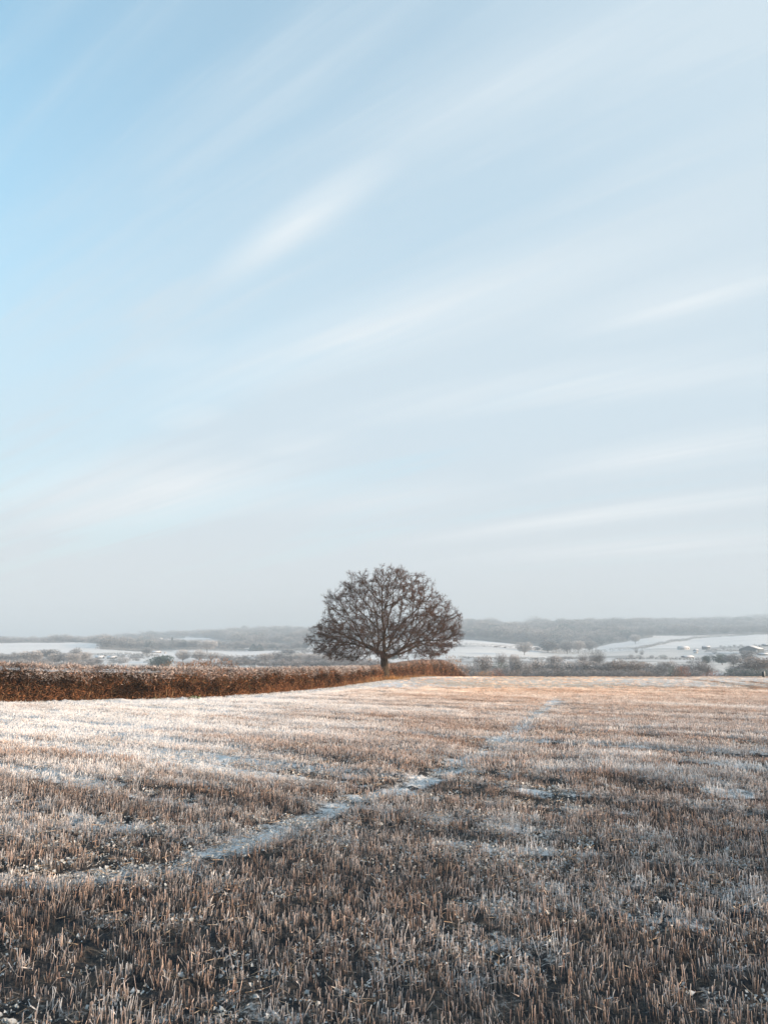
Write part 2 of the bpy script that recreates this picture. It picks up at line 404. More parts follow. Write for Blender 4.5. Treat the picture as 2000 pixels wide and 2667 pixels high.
# ---- valley: cover painted as real land cover (pasture, scrub, wood floor)
FIELDS = [  # photo column range, distance range (D), colour
    (-300, 250, 900, 1330, 0), (225, 395, 860, 1010, 1), (385, 480, 800, 1090, 0), (450, 745, 880, 1120, 0), (1170, 1510, 1090, 1420, 0),
    (1130, 1420, 740, 1000, 1), (1400, 1640, 880, 1250, 2), (1480, 2400, 1130, 1640, 0), (850, 1140, 640, 900, 0), (1640, 1830, 700, 1080, 2),
    (400, 700, 2000, 2350, 0), (700, 1000, 560, 640, 1), (250, 420, 560, 760, 1), (1690, 1960, 1900, 2080, 0), (1180, 2300, 430, 620, 2), (250, 700, 500, 620, 2)]
def land(X, Y):
    D = np.maximum(np.maximum(Y, np.abs(X) / .7), 1); px = 1000 + FX * X / D
    n = fbm(X * .02, Y * .02, 101, 4); n2 = fbm(X * .11, Y * .11, 103, 3); st = fbm(X * .01, Y * .09, 105, 3)
    scrub = np.array([.36, .33, .31]); past = np.array([.72, .68, .66]); wood = np.array([.15, .135, .12])
    w = ss(.35, .62, n * .55 + st * .45)[..., None]
    colr = scrub * (1 - w) + past * w
    for (a, b, c, d, k) in FIELDS:
        jx = (fbm(X * .004, Y * .004, 107 + k, 2) - .5) * 30
        m = ss(a - 6, a + 6, px + jx) * ss(b + 6, b - 6, px + jx) * ss(c * .985, c * 1.01, D) * ss(d * 1.01, d * .985, D)
        base = [np.array([.86, .81, .78]), np.array([.80, .76, .73]), np.array([.70, .65, .61])][k]
        cc = base * (1 - (.10 + .14 * (k == 2)) * ss(.45, .7, st)[..., None])
        colr = colr * (1 - m[..., None]) + cc * m[..., None]
    wd = wood_mask(px, D)[..., None] * .9
    colr = colr * (1 - wd) + wood * wd
    return colr * (.94 + .12 * n2[..., None])
WOODS = [  # px0, px1, D0(px0), D0(px1), D1, spacing
    (1180, 1500, 1440, 1270, 2620, 15), (1500, 1700, 1270, 1560, 2620, 15), (1700, 2500, 1660, 1700, 1900, 15), (1700, 2500, 2080, 2080, 2620, 16),
    (620, 1190, 1500, 1560, 2620, 16), (480, 640, 2380, 1600, 2620, 17), (-400, 480, 1390, 1330, 1640, 15), (-400, 480, 2150, 2150, 2500, 20),
    (260, 400, 1030, 1040, 1300, 13), (395, 640, 1140, 1160, 1400, 13), (640, 800, 1170, 1160, 1400, 14),
    (380, 900, 2700, 2700, 3300, 20), (-400, 2500, 3300, 3500, 3900, 24)]
def wood_mask(px, D):
    m = np.zeros(np.shape(px))
    for (a, b, c, d, e, sp) in WOODS:
        u = np.clip((px - a) / (b - a), 0, 1); d0 = c + (d - c) * u
        m = np.maximum(m, ((px >= a) & (px < b) & (D > d0) & (D < e)).astype(float))
    return m
def mat_hills():
    m = mat_vcol('frosted_farmland', .9, .35, .10)
    return m
th_h = np.concatenate([np.radians(np.linspace(-38, 38, 620)), np.radians(np.linspace(39, 321, 80))])
rh = [RSPLIT]
while rh[-1] < 11500: rh.append(rh[-1] * 1.008)
th_h = th_f
hills = sheet('hills', np.array(rh), th_h, mat_hills(), False, land)

# ------------------------------------------------------------------ geometry-node scatter (for uncountable stuff only)
def proto_collection(name, meshes):
    c = bpy.data.collections.new(name)
    for i, me in enumerate(meshes):
        o = bpy.data.objects.new(me.name, me); c.objects.link(o)
    return c
def scatter(name, P, rot, scl, idx, coll, floats=None):
    me = bpy.data.meshes.new(name); n = len(P)
    me.vertices.add(n); me.vertices.foreach_set('co', np.asarray(P, np.float32).ravel())
    a = me.attributes.new('rot', 'FLOAT_VECTOR', 'POINT'); a.data.foreach_set('vector', np.asarray(rot, np.float32).ravel())
    a = me.attributes.new('scl', 'FLOAT_VECTOR', 'POINT'); a.data.foreach_set('vector', np.asarray(scl, np.float32).ravel())
    a = me.attributes.new('idx', 'INT', 'POINT'); a.data.foreach_set('value', np.asarray(idx, np.int32))
    for k, v in (floats or {}).items():
        a = me.attributes.new(k, 'FLOAT', 'POINT'); a.data.foreach_set('value', np.asarray(v, np.float32))
    o = link(name, me)
    g = bpy.data.node_groups.new(name + '_scatter', 'GeometryNodeTree')
    g.interface.new_socket('Geometry', in_out='INPUT', socket_type='NodeSocketGeometry')
    g.interface.new_socket('Geometry', in_out='OUTPUT', socket_type='NodeSocketGeometry')
    gi = g.nodes.new('NodeGroupInput'); go = g.nodes.new('NodeGroupOutput')
    iop = g.nodes.new('GeometryNodeInstanceOnPoints'); ci = g.nodes.new('GeometryNodeCollectionInfo')
    ci.inputs['Collection'].default_value = coll; ci.inputs['Separate Children'].default_value = True; ci.inputs['Reset Children'].default_value = True
    def na(nm, dt):
        x = g.nodes.new('GeometryNodeInputNamedAttribute'); x.data_type = dt; x.inputs[0].default_value = nm
        return [s for s in x.outputs if s.name == 'Attribute' and s.enabled][0]
    e2r = g.nodes.new('FunctionNodeEulerToRotation')
    L = g.links.new
    L(gi.outputs[0], iop.inputs['Points']); L(ci.outputs[0], iop.inputs['Instance']); iop.inputs['Pick Instance'].default_value = True
    L(na('idx', 'INT'), iop.inputs['Instance Index']); L(na('rot', 'FLOAT_VECTOR'), e2r.inputs[0]); L(e2r.outputs[0], iop.inputs['Rotation'])
    L(na('scl', 'FLOAT_VECTOR'), iop.inputs['Scale']); L(iop.outputs[0], go.inputs[0])
    md = o.modifiers.new('scatter', 'NODES'); md.node_group = g
    return o

# ------------------------------------------------------------------ stubble
def mat_straw():
    m = bpy.data.materials.new('frosted_straw'); m.use_nodes = True; t = m.node_tree
    p = t.nodes['Principled BSDF']; p.inputs['Roughness'].default_value = .7; p.inputs['Specular IOR Level'].default_value = .25
    c = N(t, 'ShaderNodeVertexColor', layer_name='Col').outputs[0]
    tip = N(t, 'ShaderNodeAttribute', attribute_name='tip').outputs['Fac']
    fr = N(t, 'ShaderNodeAttribute', attribute_name='frost', attribute_type='INSTANCER').outputs['Fac']
    rn_ = N(t, 'ShaderNodeObjectInfo').outputs['Random']
    v = maprange(t, rn_, 0, 1, .70, 1.25, False)
    c = mix_col(t, 1.0, c, v, 'MULTIPLY')
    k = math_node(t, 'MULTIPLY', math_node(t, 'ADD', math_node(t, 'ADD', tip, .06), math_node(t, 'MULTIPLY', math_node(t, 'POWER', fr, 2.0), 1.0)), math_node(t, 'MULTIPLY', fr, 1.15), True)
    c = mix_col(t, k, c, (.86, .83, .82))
    wv = N(t, 'ShaderNodeAttribute', attribute_name='tan_glow', attribute_type='INSTANCER').outputs['Fac']
    c = mix_col(t, wv, c, mix_col(t, 1.0, c, (1.9, 1.45, 1.05), 'MULTIPLY'))  # stalks brightened and reddened as painted peach sunlight
    t.links.new(c, p.inputs['Base Color'])
    return m
M_straw = mat_straw()
def stalk_clump(name, n, lx, ly, hmin, hmax, rad, seed, k=4, shreds=True, shade_share=.42):
    r = np.random.default_rng(seed)
    A = np.stack([r.uniform(-lx, lx, n), r.normal(0, ly, n), np.full(n, -.03)], 1)
    h = r.uniform(hmin, hmax, n) * np.where(r.random(n) < .15, .55, 1)
    lean = r.normal(0, .10, (n, 2)); lean += np.where(r.random((n, 1)) < .10, r.normal(0, .5, (n, 2)), 0)
    B = A + np.stack([lean[:, 0] * h, lean[:, 1] * h, h + .03], 1)
    ra = rad * r.uniform(.75, 1.25, n)
    M_ = A + (B - A) * r.uniform(.45, .75, (n, 1)) + r.normal(0, .0015, (n, 3))
    Vl, Fl = tubes(A, M_, ra, ra, k)
    V, F4 = tubes(M_, B, ra, ra * .95, k); V = V.reshape(n, 2 * k, 3)
    V[:, k:, 2] += (np.arange(k)[None] % 2) * ra[:, None] * 1.5      # slanted cut
    V = V.reshape(-1, 3)
    pal = np.array([[.54, .37, .25], [.62, .45, .31], [.42, .29, .20], [.70, .54, .40], [.22, .15, .11], [.56, .37, .27]])
    c = pal[r.integers(0, len(pal), n)] * r.uniform(.8, 1.15, (n, 1)) * [1.06, 1.0, 1.08]; c = np.where(r.random((n, 1)) < shade_share, c * .18 + [.006, .018, .030], c)  # a share of stalks darkened and blued as painted shade
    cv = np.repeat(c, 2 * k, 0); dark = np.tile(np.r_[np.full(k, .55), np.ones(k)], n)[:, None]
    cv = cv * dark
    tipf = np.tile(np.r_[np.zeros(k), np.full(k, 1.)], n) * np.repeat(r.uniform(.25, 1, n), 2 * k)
    i = (np.arange(n) * 2 * k)[:, None]
    F4 = np.concatenate([F4, np.concatenate([i + k + q for q in range(4)], 1)]) if k == 4 else F4
    F3 = None if k != 3 else np.concatenate([i + 3, i + 4, i + 5], 1)
    Vs, F3s, F4s, cs, ts = V, F3 if F3 is not None else np.zeros((0, 3), int), F4, cv, tipf
    Fl = Fl + len(Vs); cl_ = np.repeat(c, 2 * k, 0) * np.tile(np.r_[np.full(k, .10), np.full(k, .50)], n)[:, None] + [.004, .012, .020]  # lower stems coloured dark and bluish to paint the shade between stalks
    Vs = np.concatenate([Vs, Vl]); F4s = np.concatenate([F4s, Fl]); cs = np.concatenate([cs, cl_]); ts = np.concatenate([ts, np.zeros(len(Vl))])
    if shreds:
        q = max(1, n // 3); j = r.integers(0, n, q)
        P = A[j] + (B[j] - A[j]) * r.uniform(.15, .95, (q, 1)); D = unit(r.normal(size=(q, 3)) + [0, 0, -.1])
        v2, f3, f4, c2 = blades(P, D, r.uniform(.02, .07, q), r.uniform(.003, .007, q), c[j] * .9, np.minimum(c[j] * 1.35, .8), .5, r)
        F3s = np.concatenate([F3s, f3 + len(Vs)]); F4s = np.concatenate([F4s, f4 + len(Vs)])
        Vs = np.concatenate([Vs, v2]); cs = np.concatenate([cs, c2]); ts = np.concatenate([ts, np.full(len(v2), .75)])
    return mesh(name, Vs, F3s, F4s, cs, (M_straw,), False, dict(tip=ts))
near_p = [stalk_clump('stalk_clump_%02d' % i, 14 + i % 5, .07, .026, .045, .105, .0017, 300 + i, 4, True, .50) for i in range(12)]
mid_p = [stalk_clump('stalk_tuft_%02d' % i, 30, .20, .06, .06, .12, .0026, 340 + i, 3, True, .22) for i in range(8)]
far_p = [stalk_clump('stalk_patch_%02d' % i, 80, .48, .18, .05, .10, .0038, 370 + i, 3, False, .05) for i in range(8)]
coll = proto_collection('stubble_shapes', near_p + mid_p + far_p)
def rows_points(y0, y1, spacing, step, seed):
    """points on drill rows, inside the visible wedge"""
    r = np.random.default_rng(seed); m = -.8; c, s = cos(math.atan(m)), sin(math.atan(m))
    R = y1 * 1.2 + 3
    a = np.arange(-R, R, step); b = np.arange(-R, R, spacing)
    A, B = np.meshgrid(a, b, indexing='ij'); A = A + r.uniform(-.5, .5, A.shape) * step; B = B + r.normal(0, spacing * .13, B.shape)
    X = A * c - B * s; Y = A * s + B * c
    B2 = B + .10 * np.sin(A * .25) ; X = A * c - B2 * s; Y = A * s + B2 * c
    k = (Y > y0) & (Y <= y1) & (np.abs(X) < Y * .63 + 2.4)
    return X[k], Y[k]
allP, allR, allS, allI, allF, allW = [], [], [], [], [], []
blend = {1: lambda Y: 1 - ss(10, 24, Y), 2: lambda Y: ss(10, 24, Y) * (1 - ss(36, 62, Y)), 3: lambda Y: ss(36, 62, Y)}
for (y0, y1, sp, st, off, cnt, hs, seed) in [(1.2, 24, .155, .105, 0, 12, 1.0, 1), (10, 62, .17, .24, 12, 8, 1.0, 2), (36, 128, .46, .80, 20, 8, 1.0, 3)]:
    X, Y = rows_points(y0, y1, sp, st, seed)
    r = np.random.default_rng(seed + 50)
    fr, den, dep, tan_glow, verge = field_maps(X, Y)
    keep = r.random(len(X)) < den * blend[seed](Y)
    X, Y, fr, den, dep = X[keep], Y[keep], fr[keep], den[keep], dep[keep]
    n = len(X); Z = height(X, Y) - dep
    allP.append(np.stack([X, Y, Z - .004], 1))
    allR.append(np.stack([r.normal(0, .07, n), r.normal(0, .07, n), math.atan(-.8) + r.normal(0, .12, n) + pi * (r.random(n) < .5)], 1))
    sc = r.uniform(.8, 1.2, n) * (.80 + .3 * den) * (.88 + .25 * fbm(X * .5, Y * .5, 91, 2))
    allS.append(np.stack([np.ones(n), np.ones(n), sc * hs], 1))
    allI.append(off + r.integers(0, cnt, n))
    allW.append(tan_glow[keep])
    allF.append(np.clip(fr * .95 + r.normal(0, .16, n) + .08, 0, 1))
stub = scatter('stubble', np.concatenate(allP), np.concatenate(allR), np.concatenate(allS), np.concatenate(allI), coll, dict(frost=np.concatenate(allF), tan_glow=np.concatenate(allW)))
tag(stub, 'cut straw stubble standing in rows across the frosted field', 'stubble', kind='stuff')
print('stubble instances', sum(len(a) for a in allP))

# frosted leaf litter and chaff between the stalks
def litter_mesh(name, seed):
    r = np.random.default_rng(seed); a = Acc(); n = 14
    P = np.stack([r.normal(0, .035, n), r.normal(0, .035, n), r.uniform(.0, .022, n)], 1)
    D = np.stack([r.normal(size=n), r.normal(size=n), r.uniform(-.05, .8, n)], 1)
    L = r.uniform(.008, .022, n); Wd = L * r.uniform(.4, .8, n)
    b = np.array([.34, .36, .35]) * r.uniform(.5, 1.3, (n, 1)); t_ = np.array([.84, .85, .88]) * r.uniform(.8, 1.02, (n, 1))
    a.add(*blades(P, D, L, Wd, b, t_, .35, r))
    n = 5; P = np.stack([r.normal(0, .05, n), r.normal(0, .05, n), r.uniform(.004, .015, n)], 1)
    D = np.stack([r.normal(size=n), r.normal(size=n), r.normal(0, .12, n)], 1)
    a.add(*blades(P, D, r.uniform(.04, .11, n), .0035, (.45, .31, .2), (.62, .5, .4), .08, r))
    return a.mesh(name, M_leaf)
M_leaf = mat_vcol('frosted_leaf', .8, None, 0, .15)
lp = [litter_mesh('leaf_litter_%02d' % i, 500 + i) for i in range(8)]
X, Y = [], []
r = np.random.default_rng(77)
for y0, y1, dn in [(1.5, 9, 150), (9, 18, 60), (18, 34, 18)]:
    A = (y1 - y0) * (y1 * 1.2 + 3); n = int(A * dn); x = r.uniform(-y1 * .62 - 2, y1 * .62 + 2, n); y = r.uniform(y0, y1, n)
    k = np.abs(x) < y * .62 + 2; X.append(x[k]); Y.append(y[k])
X = np.concatenate(X); Y = np.concatenate(Y)
fr, den, dep, tan_glow, verge = field_maps(X, Y)
k = r.random(len(X)) < np.clip(np.minimum(fr, .42) * 1.5 - .14, .03, .8); X, Y, dep, fr = X[k], Y[k], dep[k], fr[k]; n = len(X)
lit = scatter('leaf_litter', np.stack([X, Y, height(X, Y) - dep + .004], 1), np.stack([r.normal(0, .15, n), r.normal(0, .15, n), r.uniform(0, 6.28, n)], 1),
              np.repeat(r.uniform(.6, 1.5, (n, 1)) * (1 + .03 * Y[:, None]), 3, 1), r.integers(0, 8, n), proto_collection('litter_shapes', lp))
tag(lit, 'frosted weed leaves and straw bits lying between the stubble rows', 'leaf litter', kind='stuff')

# ------------------------------------------------------------------ hedges
M_hedge = mat_vcol('hedge_twigs', .8, None, 0, .12)
M_grass = mat_vcol('dry_grass_blades', .75, None, 0, .25)
seg = np.linalg.norm(np.diff(HEDGE, axis=0), axis=1); cum = np.r_[0, np.cumsum(seg)]
def hpoint(s):
    x = np.interp(s, cum, HEDGE[:, 0]); y = np.interp(s, cum, HEDGE[:, 1])
    x2 = np.interp(s + .3, cum, HEDGE[:, 0]); y2 = np.interp(s + .3, cum, HEDGE[:, 1])
    x1 = np.interp(s - .3, cum, HEDGE[:, 0]); y1 = np.interp(s - .3, cum, HEDGE[:, 1])
    t = unit(np.stack([x2 - x1, y2 - y1], -1)); nrm = np.stack([t[..., 1], -t[..., 0]], -1)    # toward the field
    return x, y, t, nrm
def s_at_px(px): return float(np.interp(px, HPX[np.argsort(HPX)], cum[np.argsort(HPX)]))
def hedge_core(s0, s1, hfun, half, mat, name, parent):
    s = np.arange(s0, s1, .5); prof = [(-1, 0), (-1.02, .5), (-.92, .82), (-.5, .93), (.5, .93), (.92, .80), (.98, .45), (.86, 0)]
    x, y, t, nrm = hpoint(s); z = height(x, y); h = hfun(s); V = []
    for (u, v) in prof:
        o = half * u * .8 + (fbm(s * 1.7, s * 0 + u * 5, 111, 2) - .5) * .35
        V.append(np.stack([x + nrm[:, 0] * (o - .5), y + nrm[:, 1] * (o - .5), z - .1 + (h * .93) * v * (1 + (fbm(s * 2.3, s * 0 + v * 9, 113, 2) - .5) * .12)], -1))
    V = np.stack(V, 1); ns, k = V.shape[:2]; V = V.reshape(-1, 3)
    i, j = np.meshgrid(np.arange(ns - 1), np.arange(k - 1), indexing='ij')
    F4 = np.stack([i * k + j, i * k + j + 1, (i + 1) * k + j + 1, (i + 1) * k + j], -1).reshape(-1, 4)
    e = lambda b: [[b, b + q, b + q + 1] for q in range(1, k - 1)]
    F3 = np.array(e(0) + [f[::-1] for f in e((ns - 1) * k)])
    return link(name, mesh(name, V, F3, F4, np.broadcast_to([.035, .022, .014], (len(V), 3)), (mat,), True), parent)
def make_hedge(name, label, s0, s1, hfun, half, dens, frost, orange, seed):
    x, y, _, _ = hpoint(np.array([(s0 + s1) / 2])); root = empty(name, (float(x[0]), float(y[0]), float(height(x, y)[0])))
    tag(root, label, 'hedge')
    off = np.array(root.location)
    core = hedge_core(s0, s1, hfun, half, M_hedge, 'stems', root); core.location = -Vector(root.location)
    r = np.random.default_rng(seed); a = Acc()
    n = int((s1 - s0) * dens); s = r.uniform(s0, s1, n)
    x, y, t, nrm = hpoint(s); h = hfun(s) * (1 + (fbm(s * 1.1, s * 0, seed, 3) - .5) * .10); dd = y
    part = r.random(n); front = part < .66; top = (part >= .66) & (part < .9)
    v = np.where(front, r.random(n) ** .9, np.where(top, .97, r.random(n)))
    # front face lies on the field side of the path; the hedge body is behind it
    u = np.where(front, r.normal(0, .10, n) - .06 + .10 * np.sin(v * 3) * (fbm(s * 1.3, v * 2, seed + 3, 3) - .3) * 3, np.where(top, -r.random(n) * half * 1.9, -half * 1.9 + r.normal(0, .1, n)))
    u = u - np.where(v > .8, (v - .8) * 1.2, 0) * front
    P = np.stack([x + nrm[:, 0] * (u + .18), y + nrm[:, 1] * (u + .18), height(x, y) + h * v * .97 + np.where(top, r.normal(0, .035, n), 0)], 1)
    D = np.stack([nrm[:, 0] * .35 * front + r.normal(0, .75, n), nrm[:, 1] * .35 * front + r.normal(0, .5, n), r.normal(.15, .6, n)], 1)
    D[top, 2] = np.abs(D[top, 2]) * .7 + .12
    L = r.uniform(.07, .22, n) * (1 + dd / 160); Wd = r.uniform(.006, .017, n) * (1 + dd / 50)
    pal = np.array([[.038, .024, .015], [.07, .038, .02], [.13, .06, .027], [.034, .036, .018], [.22, .12, .065], [.10, .075, .045]])
    pr = np.array([.24, .26, .2, .1, .1, .1]); c = pal[r.choice(6, n, p=pr)] * r.uniform(.5, 1.3, (n, 1)) * (1 + .7 * ss(52, 85, dd))[:, None] * [1.22, 1.05, 1.0] * (.45 + 1.2 * ss(.32, .66, fbm(s * 1.4, v * 3.2, seed + 11, 3)))[:, None]
    lowr = ss(.34, .02, v + (fbm(s * .8, s * 0, seed + 5, 3) - .5) * .5)
    cg = np.array([.30, .14, .07]) * r.uniform(.55, 1.2, (n, 1)); m = (r.random(n) < lowr * orange)[:, None]; c = np.where(m, cg, c)
    ff = ss(.70, 1.0, v + (fbm(s * 1.2, v * 3, seed + 7, 3) - .5) * .5 + r.normal(0, .12, n)) * frost
    ff = ff * (r.random(n) < .85); white = np.array([.70, .62, .59]); tipc = c * (1 - ff[:, None]) + white * ff[:, None]; basec = c * (1 - .5 * ff[:, None]) + white * .5 * ff[:, None]
    a.add(*blades(P, D, L, Wd, basec, tipc, .3, r))
    # long bare shoots poking out and arching bramble stems
    n = int((s1 - s0) * 7); s = r.uniform(s0, s1, n); x, y, t, nrm = hpoint(s); h = hfun(s)
    P = np.stack([x + nrm[:, 0] * .15 - nrm[:, 0] * r.random(n) * half, y + nrm[:, 1] * .15, height(x, y) + h * r.uniform(.5, .96, n)], 1)
    D = np.stack([r.normal(0, .6, n), r.normal(0, .4, n), r.uniform(.5, 1.4, n)], 1)
    a.add(*blades(P, D, r.uniform(.10, .24, n), .012, (.16, .09, .05), (.55, .45, .38), .3, r))
    o = link('foliage', a.mesh('foliage', M_hedge), root); o.location = -Vector(root.location)
    return root
sA, sB, sC, sD = s_at_px(-330), s_at_px(962), s_at_px(972), s_at_px(1235)
sA = 2.0
# hedge ranges use arc length; the part behind the oak is lower
def h_left(s):
    px = np.interp(s, cum, HPX); return np.interp(px, [-300, 0, 300, 500, 620, 780, 880, 962], [1.85, 1.78, 1.60, 1.50, 1.47, 1.46, 1.42, 1.48])
sy = lambda Y: float(np.interp(Y, HEDGE[:, 1], cum))
s78, s87, s150 = sy(77), sy(79), sy(150)
def h_right(s):
    Y = np.interp(s, cum, HEDGE[:, 1]); return np.interp(Y, [78, 88, 92, 97, 101, 112, 126, 134, 142, 150], [1.45, 1.45, 1.55, 1.75, 1.95, 2.35, 2.9, 2.8, 1.8, 1.3])
make_hedge('clipped_hedge', 'long clipped hedge with frost on its flat top, running left from the oak', sA, s78, h_left, .55, 1700, 1.0, .8, 601)
make_hedge('hedgerow', 'browner hedge running up behind the oak and over the brow to its right', s87, s150, h_right, .8, 900, .55, .95, 611)

# dry grass along the hedge foot and round the oak
r = np.random.default_rng(621); n = 17000
s = np.concatenate([r.uniform(sA, s150, n // 2), r.uniform(sy(44), s150, n - n // 2)]); x, y, t, nrm = hpoint(s)
dens = fbm(s * .9, s * 0, 623, 3); k = r.random(n) < (ss(.30, .62, dens) * .9 + .12) * (.30 + .70 * ss(52, 75, y)); s, x, y, nrm, dens = s[k], x[k], y[k], nrm[k], dens[k]; n = len(s)
off = .02 + np.abs(r.normal(0, .28, n)) * (.35 + 1.0 * ss(60, 85, y)); X = x + nrm[:, 0] * off; Y = y + nrm[:, 1] * off
g = Acc(); hgt = r.uniform(.15, .55, n) * (.55 + .8 * dens) * (1.15 - .35 * ss(80, 120, Y))
cc = np.array([[.42, .21, .09], [.52, .34, .18], [.28, .13, .06], [.36, .24, .13]])[r.integers(0, 4, n)] * r.uniform(.75, 1.2, (n, 1))
g.add(*blades(np.stack([X, Y, height(X, Y) - .02], 1), np.stack([r.normal(0, .35, n), r.normal(0, .35, n), np.ones(n)], 1), hgt, .012 * (1 + Y / 45), cc * .7, cc, .3, r))
# tussock ring round the oak trunk
TREE = ground_at(1001, 1771); n = 1500; an = r.uniform(0, 6.28, n); rr = .45 + np.abs(r.normal(0, .8, n)); X = TREE[0] + np.cos(an) * rr * 1.5; Y = TREE[1] + np.sin(an) * rr
cc = np.array([[.60, .31, .11], [.62, .40, .18], [.42, .20, .07]])[r.integers(0, 3, n)] * r.uniform(.75, 1.2, (n, 1))
g.add(*blades(np.stack([X, Y, height(X, Y) - .02], 1), np.stack([r.normal(0, .3, n), r.normal(0, .3, n), np.ones(n)], 1), r.uniform(.15, .6, n), .03, cc * .7, cc, .3, r))
tag(link('dry_grass', g.mesh('dry_grass', M_grass)), 'orange dead grass growing along the foot of the hedge', 'grass', kind='stuff')
# frosted turf on the verge between hedge and stubble
n = 26000; s = r.uniform(sA, s150, n); x, y, t, nrm = hpoint(s); off = .2 + r.random(n) ** .8 * 2.6; X = x + nrm[:, 0] * off; Y = y + nrm[:, 1] * off
k = fbm(X * 1.3, Y * 1.3, 631, 3) > .40; X, Y, off = X[k], Y[k], off[k]; n = len(X)
g = Acc(); gg = ss(.62, .78, fbm(X * .7, Y * .7, 633, 3))[:, None] * ss(1.3, .5, off)[:, None]
cc = np.array([.74, .72, .70]) * (1 - gg * .8) + np.array([.16, .20, .07]) * gg * .8; cc = cc * r.uniform(.7, 1.08, (n, 1))
g.add(*blades(np.stack([X, Y, height(X, Y) - .02], 1), np.stack([r.normal(0, .6, n), r.normal(0, .6, n), np.ones(n)], 1), r.uniform(.05, .14, n), .012 * (1 + Y / 60), cc * .75, cc, .4, r))
tag(link('frosted_turf', g.mesh('frosted_turf', M_grass)), 'pale frosted turf between the hedge and the stubble', 'grass', kind='stuff')

# pile of cut branches at the hedge foot
def brush_pile():
    px, py = 232, 1818; X0, Y0 = ground_at(px, py); r = np.random.default_rng(641); root = empty('brush_pile', (X0, Y0, float(height(X0, Y0))))
    tag(root, 'low heap of dark cut branches lying at the foot of the clipped hedge', 'brush pile')
    n = 420; P = np.stack([r.normal(0, .32, n), r.normal(.2, .18, n), np.abs(r.normal(.05, .09, n))], 1); D = np.stack([r.normal(.9, .35, n) * np.where(r.random(n) < .6, 1, -1), r.normal(0, .3, n), r.normal(.0, .14, n)], 1)
    a = Acc(); a.add(*blades(P, D, r.uniform(.3, .95, n), .018, (.075, .045, .03), np.array([.20, .13, .10]) * r.uniform(.5, 1.4, (n, 1)), .12, r))
    link('twigs', a.mesh('twigs', M_hedge), root)
    n = 9; A = np.stack([r.normal(-.3, .2, n), r.normal(.1, .15, n), r.uniform(.03, .14, n)], 1); B = A + np.stack([r.uniform(.6, 1.2, n), r.normal(0, .2, n), r.normal(-.02, .05, n)], 1)
    V, F4 = tubes(A, B, np.full(n, .03), np.full(n, .012), 6); b = Acc(); b.add(V, None, F4, (.09, .06, .045)); link('branch', b.mesh('branch', M_hedge), root)
brush_pile()
def plant(px, py, label, seed, w=.22, h=.22):
    X0, Y0 = ground_at(px, py); r = np.random.default_rng(seed); n = 130; a = Acc()
    P = np.stack([r.normal(0, w * .42, n), r.normal(0, w * .3, n), r.uniform(0, h * .6, n)], 1); D = np.stack([r.normal(size=n), r.normal(size=n), r.uniform(-.1, 1, n)], 1)
    a.add(*blades(P, D, r.uniform(.12, .24, n), r.uniform(.05, .08, n), (.05, .075, .03), np.array([.20, .25, .12]) * r.uniform(.6, 1.4, (n, 1)), .3, r))
    o = link('leafy_weed', a.mesh('leafy_weed', M_leaf)); o.location = (X0, Y0, float(height(X0, Y0))); tag(o, label, 'weed')
plant(405, 1812, 'dark green leafy weed clump tucked under the hedge, first right of the branch heap', 651, .34, .4)
plant(505, 1823, 'flat green weed growing out on the frosted verge in front of the hedge', 652, .3, .08)
plant(437, 1816, 'small green weed low at the hedge foot, between the tall clump and the flat weed', 653, .25, .2)
plant(785, 1789, 'pale leafy weed at the hedge foot halfway between flat weed and oak', 654, .22, .35)

